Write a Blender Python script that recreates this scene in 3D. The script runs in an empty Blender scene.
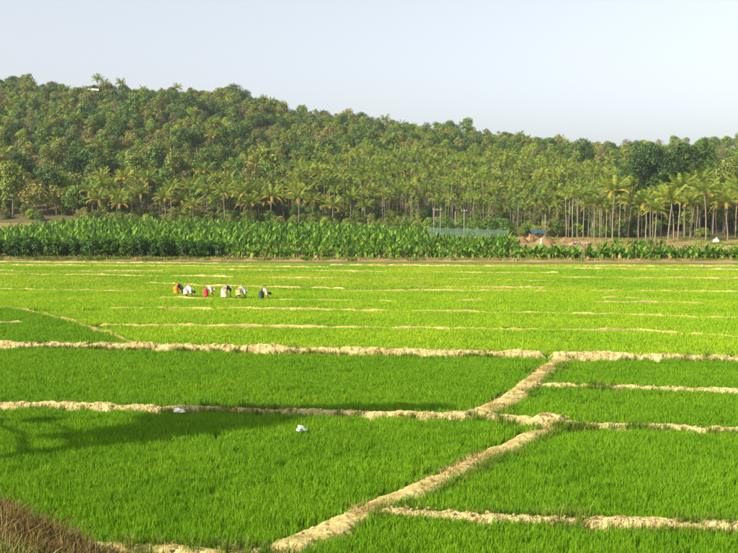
import bpy, bmesh, math, random
import numpy as np
from mathutils import Vector, Matrix, noise

R = math.radians
rnd = random.Random(11)
rng = np.random.default_rng(11)
scn = bpy.context.scene
COL = scn.collection

# ------------------------------------------------------------------ camera
CAM_Z = 5.5
LENS = 50.0
F = 738 * LENS / 36.0                      # focal length in photo pixels
HORIZON = 222.0                            # photo row of the horizon
PITCH = math.atan((276.5 - HORIZON) / F)
cam_d = bpy.data.cameras.new('camera')
cam = bpy.data.objects.new('camera', cam_d)
COL.objects.link(cam)
cam.location = (0, 0, CAM_Z)
cam.rotation_euler = (math.pi / 2 - PITCH, 0, 0)
cam_d.lens = LENS
cam_d.sensor_width = 36
cam_d.clip_start = 0.1
cam_d.clip_end = 8000
scn.camera = cam

# ------------------------------------------------------------------ sky and sun
SUN_AZ, SUN_EL = 238.0, 33.0                # where the sun stands, clockwise from +Y
world = bpy.data.worlds.new('World')
scn.world = world
world.use_nodes = True
wn = world.node_tree
bg = wn.nodes['Background']
sky = wn.nodes.new('ShaderNodeTexSky')
sky.sky_type = 'NISHITA'
sky.sun_disc = False
sky.sun_elevation = R(SUN_EL)
sky.sun_rotation = R(SUN_AZ)
sky.altitude = 50
sky.air_density = 1.0
sky.dust_density = 3.2
sky.ozone_density = 2.0
hsv = wn.nodes.new('ShaderNodeHueSaturation')
hsv.inputs['Saturation'].default_value = 0.36
wn.links.new(sky.outputs['Color'], hsv.inputs['Color'])
wn.links.new(hsv.outputs['Color'], bg.inputs['Color'])
bg.inputs['Strength'].default_value = 0.132

sun_d = bpy.data.lights.new('sun', 'SUN')
sun_d.energy = 5.0
sun_d.angle = R(0.5)
sun_d.color = (1.0, 0.89, 0.69)
sun = bpy.data.objects.new('sun', sun_d)
COL.objects.link(sun)
sdir = Vector((math.sin(R(SUN_AZ)) * math.cos(R(SUN_EL)), math.cos(R(SUN_AZ)) * math.cos(R(SUN_EL)), math.sin(R(SUN_EL))))
sun.rotation_euler = (-sdir).to_track_quat('-Z', 'Y').to_euler()
sun.location = (-30, -20, 40)

scn.view_settings.view_transform = 'Standard'
scn.view_settings.look = 'None'
scn.view_settings.gamma = 1
scn.view_settings.exposure = 0.84
scn.render.engine = 'CYCLES'
scn.cycles.max_bounces = 6
scn.cycles.diffuse_bounces = 3
scn.cycles.transmission_bounces = 3
scn.cycles.transparent_max_bounces = 6
scn.cycles.volume_bounces = 0


# ------------------------------------------------------------------ helpers
def px(u, v, z=0.0):
    """photo pixel -> world point on the level z (used to measure the place)"""
    a = (u - 369.0) / F
    b = -(v - 276.5) / F
    d = Vector((a, math.cos(PITCH) + b * math.sin(PITCH), -math.sin(PITCH) + b * math.cos(PITCH)))
    t = (z - CAM_Z) / d.z
    return Vector((d.x * t, d.y * t, z))


def at(u, depth):
    return (u - 369.0) / F * depth


def tag(o, label=None, cat=None, group=None, kind=None):
    if label: o['label'] = label
    if cat: o['category'] = cat
    if group: o['group'] = group
    if kind: o['kind'] = kind
    return o


def mesh_obj(name, verts, faces, material=None, parent=None, smooth=False, link=True):
    me = bpy.data.meshes.new(name)
    me.from_pydata([tuple(v) for v in verts] if not isinstance(verts, np.ndarray) else verts.tolist(), [], faces)
    if smooth:
        me.polygons.foreach_set('use_smooth', [True] * len(me.polygons))
    if material: me.materials.append(material)
    me.update()
    o = bpy.data.objects.new(name, me)
    if link: COL.objects.link(o)
    if parent: o.parent = parent
    return o


def new_obj(name, data, parent=None, loc=None, rot=None, scale=None):
    o = bpy.data.objects.new(name, data)
    COL.objects.link(o)
    if parent: o.parent = parent
    if loc is not None: o.location = loc
    if rot is not None: o.rotation_euler = rot
    if scale is not None: o.scale = (scale,) * 3 if not hasattr(scale, '__len__') else scale
    return o


def mesh_only(name, verts, faces, material, smooth=False):
    o = mesh_obj(name, verts, faces, material, link=False, smooth=smooth)
    me = o.data
    bpy.data.objects.remove(o)
    return me


class MB:
    """collects vertices and faces of one piece"""
    def __init__(self): self.v, self.f, self.m = [], [], []

    def add(self, vs, fs, mi=0):
        b = len(self.v)
        self.v += [tuple(p) for p in vs]
        self.f += [tuple(i + b for i in q) for q in fs]
        self.m += [mi] * len(fs)

    def tube(self, pts, rad, sides=6, mi=0, cap=True):
        pts = [Vector(p) for p in pts]
        n = len(pts)
        vs, fs = [], []
        for i, p in enumerate(pts):
            d = (pts[min(i + 1, n - 1)] - pts[max(i - 1, 0)]).normalized()
            a = d.cross(Vector((0.31, 0.95, 0.05))).normalized()
            b = d.cross(a)
            r = rad[i] if hasattr(rad, '__len__') else rad
            for k in range(sides):
                t = 2 * math.pi * k / sides
                vs.append(p + (a * math.cos(t) + b * math.sin(t)) * r)
        for i in range(n - 1):
            for k in range(sides):
                k2 = (k + 1) % sides
                fs.append((i * sides + k, i * sides + k2, (i + 1) * sides + k2, (i + 1) * sides + k))
        if cap:
            fs.append(tuple(range(sides - 1, -1, -1)))
            fs.append(tuple((n - 1) * sides + k for k in range(sides)))
        self.add(vs, fs, mi)

    def box(self, c, s, rz=0.0, mi=0):
        c = Vector(c)
        m = Matrix.Rotation(rz, 3, 'Z')
        vs = [c + m @ Vector((x * s[0] / 2, y * s[1] / 2, z * s[2] / 2)) for x in (-1, 1) for y in (-1, 1) for z in (-1, 1)]
        self.add(vs, [(0, 1, 3, 2), (4, 6, 7, 5), (0, 4, 5, 1), (2, 3, 7, 6), (0, 2, 6, 4), (1, 5, 7, 3)], mi)

    def mesh(self, name, mats, smooth=False):
        me = bpy.data.meshes.new(name)
        me.from_pydata(self.v, [], self.f)
        for m in (mats if isinstance(mats, (list, tuple)) else [mats]): me.materials.append(m)
        me.polygons.foreach_set('material_index', self.m)
        if smooth: me.polygons.foreach_set('use_smooth', [True] * len(self.f))
        me.update()
        return me


# ------------------------------------------------------------------ materials
def mat_base(name):
    m = bpy.data.materials.new(name)
    m.use_nodes = True
    nt = m.node_tree
    b = nt.nodes['Principled BSDF']
    return m, nt, b


def ramp(nt, fac, stops):
    r = nt.nodes.new('ShaderNodeValToRGB')
    els = r.color_ramp.elements
    while len(els) < len(stops): els.new(0.5)
    for e, (p, c) in zip(els, stops):
        e.position = p
        e.color = (*c, 1)
    nt.links.new(fac, r.inputs['Fac'])
    return r.outputs['Color']


def leaf_mat(name, stops, transl=0.3, rough=0.55, spec=0.25, leafvar=0.25, patch=None):
    """foliage: hue differs between plants (object random) and between leaves (island random)"""
    m, nt, b = mat_base(name)
    oi = nt.nodes.new('ShaderNodeObjectInfo')
    geo = nt.nodes.new('ShaderNodeNewGeometry')
    col = ramp(nt, oi.outputs['Random'], stops)
    if patch:
        tc = nt.nodes.new('ShaderNodeNewGeometry')
        nz = nt.nodes.new('ShaderNodeTexNoise')
        nz.inputs['Scale'].default_value = patch[0]
        nz.inputs['Detail'].default_value = 3
        nt.links.new(tc.outputs['Position'], nz.inputs['Vector'])
        mx = nt.nodes.new('ShaderNodeMix'); mx.data_type = 'RGBA'
        mr = nt.nodes.new('ShaderNodeMapRange')
        mr.inputs['From Min'].default_value = 0.36
        mr.inputs['From Max'].default_value = 0.66
        nt.links.new(nz.outputs['Fac'], mr.inputs['Value'])
        nt.links.new(mr.outputs['Result'], mx.inputs['Factor'])
        nt.links.new(col, mx.inputs['A'])
        mx.inputs['B'].default_value = (*patch[1], 1)
        col = mx.outputs['Result']
    h = nt.nodes.new('ShaderNodeHueSaturation')
    mr2 = nt.nodes.new('ShaderNodeMapRange')
    mr2.inputs['To Min'].default_value = 1 - leafvar
    mr2.inputs['To Max'].default_value = 1 + leafvar
    nt.links.new(geo.outputs['Random Per Island'], mr2.inputs['Value'])
    nt.links.new(mr2.outputs['Result'], h.inputs['Value'])
    nt.links.new(col, h.inputs['Color'])
    col = h.outputs['Color']
    nt.links.new(col, b.inputs['Base Color'])
    b.inputs['Roughness'].default_value = rough
    b.inputs['Specular IOR Level'].default_value = spec
    if transl > 0:
        tr = nt.nodes.new('ShaderNodeBsdfTranslucent')
        nt.links.new(col, tr.inputs['Color'])
        ms = nt.nodes.new('ShaderNodeMixShader')
        ms.inputs['Fac'].default_value = transl
        nt.links.new(b.outputs['BSDF'], ms.inputs[1])
        nt.links.new(tr.outputs['BSDF'], ms.inputs[2])
        nt.links.new(ms.outputs['Shader'], nt.nodes['Material Output'].inputs['Surface'])
    return m


def earth_mat(name, stops, scale=1.2, bump=0.5, bscale=14.0, bdist=0.03, cracks=0.0, rough=0.95):
    m, nt, b = mat_base(name)
    geo = nt.nodes.new('ShaderNodeNewGeometry')
    n1 = nt.nodes.new('ShaderNodeTexNoise')
    n1.inputs['Scale'].default_value = scale
    n1.inputs['Detail'].default_value = 8
    n1.inputs['Roughness'].default_value = 0.65
    nt.links.new(geo.outputs['Position'], n1.inputs['Vector'])
    col = ramp(nt, n1.outputs['Fac'], stops)
    n2 = nt.nodes.new('ShaderNodeTexNoise')
    n2.inputs['Scale'].default_value = bscale
    n2.inputs['Detail'].default_value = 5
    nt.links.new(geo.outputs['Position'], n2.inputs['Vector'])
    hgt = n2.outputs['Fac']
    if cracks > 0:
        vo = nt.nodes.new('ShaderNodeTexVoronoi')
        vo.feature = 'DISTANCE_TO_EDGE'
        vo.inputs['Scale'].default_value = cracks
        nz = nt.nodes.new('ShaderNodeTexNoise')
        nz.inputs['Scale'].default_value = 3.0
        nt.links.new(geo.outputs['Position'], nz.inputs['Vector'])
        ad = nt.nodes.new('ShaderNodeVectorMath'); ad.operation = 'MULTIPLY_ADD'
        nt.links.new(nz.outputs['Color'], ad.inputs[0])
        ad.inputs[1].default_value = (0.35, 0.35, 0.35)
        nt.links.new(geo.outputs['Position'], ad.inputs[2])
        nt.links.new(ad.outputs['Vector'], vo.inputs['Vector'])
        mr = nt.nodes.new('ShaderNodeMapRange')
        mr.inputs['From Max'].default_value = 0.07
        nt.links.new(vo.outputs['Distance'], mr.inputs['Value'])
        mx = nt.nodes.new('ShaderNodeMix'); mx.data_type = 'RGBA'
        mx.blend_type = 'MULTIPLY'
        mx.inputs['Factor'].default_value = 0.2
        cr = ramp(nt, mr.outputs['Result'], [(0, (0.28, 0.22, 0.15)), (1, (1, 1, 1))])
        nt.links.new(col, mx.inputs['A'])
        nt.links.new(cr, mx.inputs['B'])
        col = mx.outputs['Result']
        mm = nt.nodes.new('ShaderNodeMath'); mm.operation = 'MULTIPLY_ADD'
        nt.links.new(mr.outputs['Result'], mm.inputs[0])
        mm.inputs[1].default_value = 0.15
        nt.links.new(hgt, mm.inputs[2])
        hgt = mm.outputs['Value']
    bp = nt.nodes.new('ShaderNodeBump')
    bp.inputs['Strength'].default_value = bump
    bp.inputs['Distance'].default_value = bdist
    nt.links.new(hgt, bp.inputs['Height'])
    nt.links.new(bp.outputs['Normal'], b.inputs['Normal'])
    nt.links.new(col, b.inputs['Base Color'])
    b.inputs['Roughness'].default_value = rough
    b.inputs['Specular IOR Level'].default_value = 0.1
    return m


def plain_mat(name, color, rough=0.8, var=0.12, scale=6.0):
    m, nt, b = mat_base(name)
    tc = nt.nodes.new('ShaderNodeTexCoord')
    n1 = nt.nodes.new('ShaderNodeTexNoise')
    n1.inputs['Scale'].default_value = scale
    n1.inputs['Detail'].default_value = 4
    nt.links.new(tc.outputs['Object'], n1.inputs['Vector'])
    c = ramp(nt, n1.outputs['Fac'], [(0.3, tuple(x * (1 - var) for x in color)), (0.7, tuple(min(1, x * (1 + var)) for x in color))])
    nt.links.new(c, b.inputs['Base Color'])
    b.inputs['Roughness'].default_value = rough
    b.inputs['Specular IOR Level'].default_value = 0.25
    return m


M = {}
M['rice_near'] = leaf_mat('rice_near', [(0, (0.090, 0.232, 0.005)), (1, (0.148, 0.305, 0.008))], 0.3, 0.6, 0.15, 0.22, patch=(0.35, (0.15, 0.31, 0.008)))
M['rice_dark'] = leaf_mat('rice_dark', [(0, (0.090, 0.232, 0.005)), (1, (0.140, 0.295, 0.008))], 0.3, 0.6, 0.15, 0.22, patch=(0.3, (0.15, 0.30, 0.008)))
M['rice_light'] = leaf_mat('rice_light', [(0, (0.17, 0.33, 0.008)), (1, (0.23, 0.39, 0.012))], 0.3, 0.6, 0.15, 0.18, patch=(0.16, (0.28, 0.42, 0.014)))
M['rice_far'] = leaf_mat('rice_far', [(0, (0.14, 0.29, 0.008)), (1, (0.21, 0.36, 0.012))], 0.3, 0.6, 0.15, 0.18, patch=(0.07, (0.30, 0.40, 0.02)))
M['straw'] = leaf_mat('straw', [(0, (0.24, 0.17, 0.05)), (0.5, (0.36, 0.28, 0.10)), (1, (0.46, 0.38, 0.17))], 0.2, 0.7, 0.1, 0.35)
M['brown_grass'] = leaf_mat('brown_grass', [(0, (0.055, 0.032, 0.014)), (0.55, (0.14, 0.085, 0.03)), (1, (0.13, 0.13, 0.035))], 0.2, 0.7, 0.1, 0.35)
M['weed'] = leaf_mat('weed', [(0, (0.05, 0.13, 0.008)), (0.6, (0.11, 0.20, 0.012)), (1, (0.20, 0.22, 0.04))], 0.25, 0.6, 0.15, 0.3)
M['mud'] = earth_mat('mud', [(0.25, (0.075, 0.085, 0.02)), (0.75, (0.14, 0.14, 0.045))], 0.8)
M['bund'] = earth_mat('bund', [(0.34, (0.12, 0.08, 0.028)), (0.45, (0.41, 0.32, 0.13)), (0.62, (0.60, 0.50, 0.245))], 4.2, 1.0, 22.0, 0.09, cracks=5.0)
M['bund_path'] = earth_mat('bund_path', [(0.28, (0.15, 0.125, 0.035)), (0.5, (0.38, 0.31, 0.12)), (0.72, (0.50, 0.42, 0.20))], 3.4, 0.6, 16.0, 0.04)
M['bund_far'] = earth_mat('bund_far', [(0.3, (0.20, 0.17, 0.045)), (0.7, (0.46, 0.36, 0.15))], 1.1, 0.5, 5.0, 0.05)
M['bund_weedy'] = earth_mat('bund_weedy', [(0.3, (0.10, 0.10, 0.025)), (0.7, (0.27, 0.21, 0.08))], 2.5, 0.6, 9.0, 0.05)
M['bank'] = earth_mat('bank', [(0.25, (0.05, 0.028, 0.014)), (0.5, (0.13, 0.07, 0.03)), (0.75, (0.24, 0.14, 0.06))], 1.8, 0.8, 18.0, 0.05)
M['soil'] = earth_mat('soil', [(0.25, (0.13, 0.085, 0.035)), (0.5, (0.23, 0.16, 0.07)), (0.75, (0.32, 0.25, 0.11))], 0.25, 0.4, 2.0, 0.2)
M['red_soil'] = earth_mat('red_soil', [(0.25, (0.12, 0.07, 0.03)), (0.75, (0.28, 0.18, 0.085))], 0.6, 0.5, 3.0, 0.2)
M['hill'] = earth_mat('hill', [(0.25, (0.045, 0.06, 0.02)), (0.5, (0.10, 0.085, 0.035)), (0.75, (0.20, 0.12, 0.055))], 0.03, 0.5, 0.6, 0.4)
M['ground'] = earth_mat('ground', [(0.25, (0.10, 0.10, 0.035)), (0.5, (0.20, 0.16, 0.06)), (0.75, (0.28, 0.22, 0.09))], 0.06, 0.4, 1.0, 0.1)
M['bark'] = plain_mat('bark', (0.16, 0.12, 0.08), 0.9, 0.3)
M['pale_bark'] = plain_mat('pale_bark', (0.29, 0.25, 0.18), 0.9, 0.2)
M['palm_bark'] = plain_mat('palm_bark', (0.22, 0.18, 0.13), 0.9, 0.25)
M['cloth_white'] = plain_mat('cloth_white', (0.82, 0.81, 0.80), 0.85, 0.04)

# tree foliage kinds
M['t_dark'] = leaf_mat('t_dark', [(0, (0.028, 0.072, 0.010)), (0.5, (0.050, 0.105, 0.012)), (1, (0.085, 0.145, 0.016))], 0.12, leafvar=0.5)
M['t_deep'] = leaf_mat('t_deep', [(0, (0.022, 0.058, 0.008)), (1, (0.040, 0.085, 0.012))], 0.10, leafvar=0.5)
M['t_mid'] = leaf_mat('t_mid', [(0, (0.060, 0.130, 0.014)), (0.5, (0.10, 0.175, 0.018)), (1, (0.165, 0.21, 0.022))], 0.14, leafvar=0.5)
M['t_olive'] = leaf_mat('t_olive', [(0, (0.105, 0.145, 0.022)), (0.5, (0.155, 0.185, 0.030)), (1, (0.22, 0.215, 0.040))], 0.14, leafvar=0.5)
M['t_bright'] = leaf_mat('t_bright', [(0, (0.14, 0.26, 0.015)), (0.5, (0.20, 0.31, 0.02)), (1, (0.27, 0.34, 0.03))], 0.28, leafvar=0.3)
M['t_dry'] = leaf_mat('t_dry', [(0, (0.14, 0.145, 0.045)), (0.5, (0.165, 0.145, 0.055)), (1, (0.17, 0.18, 0.045))], 0.2, leafvar=0.35)
M['palm_leaf'] = leaf_mat('palm_leaf', [(0, (0.12, 0.19, 0.014)), (0.5, (0.17, 0.24, 0.018)), (1, (0.25, 0.28, 0.025))], 0.25, 0.45, 0.35, leafvar=0.3)
M['palm_yellow'] = leaf_mat('palm_yellow', [(0, (0.24, 0.21, 0.03)), (1, (0.36, 0.26, 0.05))], 0.25, leafvar=0.25)
M['areca_leaf'] = leaf_mat('areca_leaf', [(0, (0.10, 0.175, 0.014)), (0.5, (0.16, 0.225, 0.018)), (1, (0.24, 0.27, 0.025))], 0.25, 0.45, 0.35, leafvar=0.3)
M['areca_shaft'] = plain_mat('areca_shaft', (0.14, 0.20, 0.05), 0.6)
M['banana_leaf'] = leaf_mat('banana_leaf', [(0, (0.042, 0.125, 0.006)), (0.5, (0.080, 0.185, 0.008)), (1, (0.15, 0.265, 0.014))], 0.2, 0.55, 0.25, leafvar=0.55)
M['banana_dry'] = leaf_mat('banana_dry', [(0, (0.30, 0.17, 0.07)), (1, (0.45, 0.31, 0.13))], 0.2, leafvar=0.25)
M['banana_stem'] = plain_mat('banana_stem', (0.20, 0.17, 0.06), 0.7, 0.3)
M['cassava'] = leaf_mat('cassava', [(0, (0.020, 0.070, 0.005)), (0.5, (0.032, 0.095, 0.006)), (1, (0.055, 0.12, 0.008))], 0.25, leafvar=0.35)


# ------------------------------------------------------------------ scatter of uncountable plants (one object each)
def scatter(name, pts, rots, scales, idx, templates, label, cat, extra_tilt=None):
    """points with rotation, scale and template index; a geometry node tree sets a plant on each"""
    pts = np.asarray(pts, dtype=np.float32)
    n = len(pts)
    me = bpy.data.meshes.new(name)
    me.vertices.add(n)
    me.vertices.foreach_set('co', pts.ravel())
    a = me.attributes.new('rot', 'FLOAT_VECTOR', 'POINT')
    rv = np.zeros((n, 3), dtype=np.float32)
    rv[:, 2] = rots
    if extra_tilt is not None: rv[:, :2] = extra_tilt
    a.data.foreach_set('vector', rv.ravel())
    a = me.attributes.new('siz', 'FLOAT', 'POINT')
    a.data.foreach_set('value', np.asarray(scales, dtype=np.float32))
    a = me.attributes.new('pick', 'INT', 'POINT')
    a.data.foreach_set('value', np.asarray(idx, dtype=np.int32))
    me.update()
    o = bpy.data.objects.new(name, me)
    COL.objects.link(o)
    tag(o, label, cat, kind='stuff')
    coll = bpy.data.collections.new(name + '_kinds')
    for i, tm in enumerate(templates):
        t = bpy.data.objects.new('%s_kind_%02d' % (name, i), tm)
        coll.objects.link(t)
    ng = bpy.data.node_groups.new(name, 'GeometryNodeTree')
    ng.interface.new_socket('Geometry', in_out='INPUT', socket_type='NodeSocketGeometry')
    ng.interface.new_socket('Geometry', in_out='OUTPUT', socket_type='NodeSocketGeometry')
    N, L = ng.nodes, ng.links
    gi, go = N.new('NodeGroupInput'), N.new('NodeGroupOutput')
    iop = N.new('GeometryNodeInstanceOnPoints')
    ci = N.new('GeometryNodeCollectionInfo')
    ci.inputs['Collection'].default_value = coll
    ci.inputs['Separate Children'].default_value = True
    ci.inputs['Reset Children'].default_value = True
    def attr(nm, ty):
        x = N.new('GeometryNodeInputNamedAttribute')
        x.data_type = ty
        x.inputs['Name'].default_value = nm
        return x.outputs['Attribute']
    e2r = N.new('FunctionNodeEulerToRotation')
    L.new(attr('rot', 'FLOAT_VECTOR'), e2r.inputs[0])
    L.new(gi.outputs[0], iop.inputs['Points'])
    L.new(ci.outputs[0], iop.inputs['Instance'])
    iop.inputs['Pick Instance'].default_value = True
    L.new(attr('pick', 'INT'), iop.inputs['Instance Index'])
    L.new(e2r.outputs[0], iop.inputs['Rotation'])
    L.new(attr('siz', 'FLOAT'), iop.inputs['Scale'])
    L.new(iop.outputs[0], go.inputs[0])
    md = o.modifiers.new('scatter', 'NODES')
    md.node_group = ng
    return o


# ------------------------------------------------------------------ terrain
SKY_X = [-200, -100, 0, 20, 50, 75, 100, 130, 150, 180, 225, 250, 280, 300, 350, 390, 420, 450, 490, 520, 545, 580, 600, 640, 680, 720, 760, 850, 1000]
SKY_Y = [100, 88, 84, 82, 88, 92, 88, 93, 96, 92, 94, 99, 107, 114, 118, 127, 131, 135, 135, 139, 144, 148, 149, 147, 145, 140, 134, 134, 146]
RIDGE, FOOT = 600.0, 285.0


def ridge_z(x, depth=RIDGE):
    u = x / RIDGE * F + 369
    return CAM_Z + (HORIZON - float(np.interp(u, SKY_X, SKY_Y))) * RIDGE / F - 6.0


def low_z(x, y):
    """fields and the gently rising plantation land behind them"""
    if y < 148: return 0.0
    u = x / y * F + 369
    rise = float(np.interp(u, [0, 250, 380, 520, 640, 740], [4.4, 3.4, 2.4, 1.3, 1.0, 1.0]))
    return rise * min(1.35, (y - 148) / 115.0)


def hill_z(x, y):
    zf = low_z(x, FOOT)
    zr = ridge_z(x)
    t = (y - FOOT) / (RIDGE - FOOT)
    if t < 0: return low_z(x, y) - 0.6 - 0.02 * (FOOT - y)
    nz = noise.noise(Vector((x * 0.013, y * 0.013, 3.1))) * 7 * min(1, t * 3) * max(0.0, 1 - 0.8 * max(0, t - 0.6) / 0.4)
    if t <= 1: return zf + (zr - zf) * (0.85 * t + 0.15 * math.sin(t * math.pi / 2)) + nz
    return zr - (t - 1) ** 1.3 * 40


def land_z(x, y):
    return hill_z(x, y) if y > FOOT else low_z(x, y)


def grid_obj(name, xs, ys, zf, material):
    nx, ny = len(xs), len(ys)
    vs = [(x, y, zf(x, y)) for y in ys for x in xs]
    fs = [(j * nx + i, j * nx + i + 1, (j + 1) * nx + i + 1, (j + 1) * nx + i) for j in range(ny - 1) for i in range(nx - 1)]
    return mesh_obj(name, vs, fs, material, smooth=True)


def far_flat(x, y):
    if y > 300: return low_z(x, 300) - 3.0 - min(6, (y - 300) * 0.02)
    return low_z(x, y) - 0.012


xs_g = [-800, -500, -350] + list(np.linspace(-250, 250, 101)) + [350, 500, 800]
ys_g = [-200, -60, 0, 40, 90, 130] + list(np.linspace(148, 300, 39)) + [340, 500, 700, 960]
tag(grid_obj('ground', xs_g, ys_g, far_flat, M['ground']), 'bare brown earth lying under the crops', kind='structure')
xs_h = list(np.linspace(-520, 520, 131))
ys_h = list(np.linspace(262, 900, 90))
tag(grid_obj('hill', xs_h, ys_h, hill_z, M['hill']), 'long wooded hill behind the palm groves', kind='structure')
# wet paddy soil under the rice
tag(mesh_obj('paddy_soil', [(-160, 8, 0.004), (160, 8, 0.004), (160, 150, 0.004), (-160, 150, 0.004)], [(0, 1, 2, 3)], M['mud']),
    'dark wet soil of the rice plots', kind='structure')


# dry embankment that carries the viewpoint
def bank_z(x, y):
    s = y + x
    if s < 7.6: z = min(3.9, 4.40 - 0.31 * s)
    else: z = 4.40 - 0.31 * 7.6 - 0.30 * (s - 7.6) - 0.22 * min(1.0, s - 7.6) ** 2 - 0.36 * max(0, s - 8.6)
    n = noise.fractal(Vector((x * 0.7, y * 0.7, 1.3)), 1.0, 2.0, 4) * 0.13
    return max(-0.5, z + n)


xs_b = list(np.linspace(-60, -14, 47)) + list(np.linspace(-13.8, 6, 100)) + list(np.linspace(6.5, 40, 35))
ys_b = list(np.linspace(-14, 4, 19)) + list(np.linspace(4.2, 20, 80)) + list(np.linspace(21, 70, 50))
vsb, fsb = [], []
bank = grid_obj('embankment', xs_b, ys_b, bank_z, M['bank'])
bm = bmesh.new(); bm.from_mesh(bank.data)
bmesh.ops.delete(bm, geom=[f for f in bm.faces if all(v.co.z <= -0.49 for v in f.verts)], context='FACES')
bm.to_mesh(bank.data); bm.free()
tag(bank, 'dry grassy earth embankment above the rice plots', kind='structure')


# ------------------------------------------------------------------ bunds (earth banks between the plots)
BUNDS = []          # (world polyline, half width)


def resample(pts, ds):
    out = [pts[0].copy()]
    for a, b in zip(pts[:-1], pts[1:]):
        n = max(1, int((b - a).length / ds))
        for i in range(1, n + 1): out.append(a.lerp(b, i / n))
    return out


def bund(pix, width, height, material, label, ds=0.09, nt=15, rough=1.0, wob=0.10, brk=0.0, seed=0.0):
    pts = [px(u, v, 0.0) for u, v in pix]
    line = resample(pts, ds)
    BUNDS.append(([p.copy() for p in resample(pts, max(0.3, ds))], width / 2))
    vs, fs = [], []
    n = len(line)
    for i, p in enumerate(line):
        d = (line[min(i + 3, n - 1)] - line[max(i - 3, 0)]).normalized()
        s = Vector((d.y, -d.x, 0))
        lw = noise.noise(Vector((p.x * 0.5, p.y * 0.5, seed))) * wob
        hh = height * (1 + 0.25 * noise.noise(Vector((p.x * 0.9, p.y * 0.9, seed + 5))))
        if brk > 0:
            q = noise.noise(Vector((p.x * 0.11, p.y * 0.4, seed + 9)))
            hh *= min(1.0, max(0.25, 0.90 + brk * q * 0.8)) * (1 + 0.25 * noise.noise(Vector((p.x * 1.1, p.y * 1.1, seed))))
        ww = width * (1 + 0.22 * noise.noise(Vector((p.x * 0.8, p.y * 0.8, seed + 2))))
        e = min(1.0, (i + 1) * ds / 0.35, (n - i) * ds / 0.35)
        for k in range(nt):
            t = -1 + 2 * k / (nt - 1)
            prof = (1 - abs(t) ** 4.0)
            z = hh * prof * e - 0.05 * (1 - prof)
            q = p + s * (t * ww / 2 + lw)
            nn = noise.fractal(Vector((q.x * 2.6, q.y * 2.6, seed)), 1.0, 2.0, 3)
            cl = noise.cell(Vector((q.x * 5.5, q.y * 5.5, seed + 1))) - 0.5
            z += prof * rough * height * (0.14 * nn + 0.09 * cl) + prof * rough * 0.028 * noise.noise(Vector((q.x * 11, q.y * 11, seed)))
            q += s * (rough * 0.07 * noise.noise(Vector((q.x * 7, q.y * 7, seed + 4))))
            vs.append((q.x, q.y, z))
    for i in range(n - 1):
        for k in range(nt - 1):
            a = i * nt + k
            fs.append((a, a + 1, a + nt + 1, a + nt))
    o = mesh_obj('earth_bund', vs, fs, material, smooth=False)
    return tag(o, label, kind='structure')


# near banks
bund([(-90, 346), (0, 349), (130, 350), (300, 354), (440, 357), (546, 359)], 0.64, 0.33, M['bund'], 'thick pale cracked earth bank before the yellow green plots', seed=1)
bund([(548, 360), (600, 360), (738, 363), (850, 366)], 0.60, 0.31, M['bund'], 'pale cracked earth bank beyond the narrow gap', seed=2)
bund([(-90, 408), (0, 410), (100, 413), (200, 415), (330, 419), (430, 421), (480, 421), (520, 425), (548, 428)], 0.48, 0.26, M['bund'], 'pale earth bank partly in tree shade behind the white bags', seed=3)
bund([(545, 427), (575, 431), (640, 432), (738, 437), (880, 443)], 0.42, 0.24, M['bund'], 'thin pale earth bank running right from the junction', seed=4)
bund([(283, 556), (300, 547), (340, 530), (400, 504), (440, 486), (480, 466), (530, 441), (566, 427)], 0.84, 0.165, M['bund_path'], 'trodden diagonal earth bank with weeds on one side', seed=5, wob=0.16)
bund([(462, 423), (490, 412), (512, 402), (535, 384), (556, 366), (568, 359)], 0.95, 0.19, M['bund_path'], 'trodden diagonal earth bank meeting the thick pale bank', seed=6, wob=0.16)
bund([(531, 390), (580, 391), (660, 393), (738, 396), (880, 399)], 0.36, 0.24, M['bund'], 'narrow pale earth bank between two dark green plots', seed=7)
bund([(372, 520), (400, 521), (440, 523), (480, 527), (560, 530), (640, 533), (738, 537), (860, 543)], 0.40, 0.27, M['bund'], 'pale crumbling earth bank off the foot of the diagonal bank', seed=8)
bund([(40, 556), (100, 552), (150, 553), (190, 556), (215, 559), (250, 560), (290, 556)], 0.40, 0.14, M['bund_path'], 'curved pale earth bank at the foot of the embankment', seed=9)
bund([(525, 428), (545, 428), (572, 430)], 0.75, 0.40, M['bund'], 'broad earth mound where the banks meet', seed=10)

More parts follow.
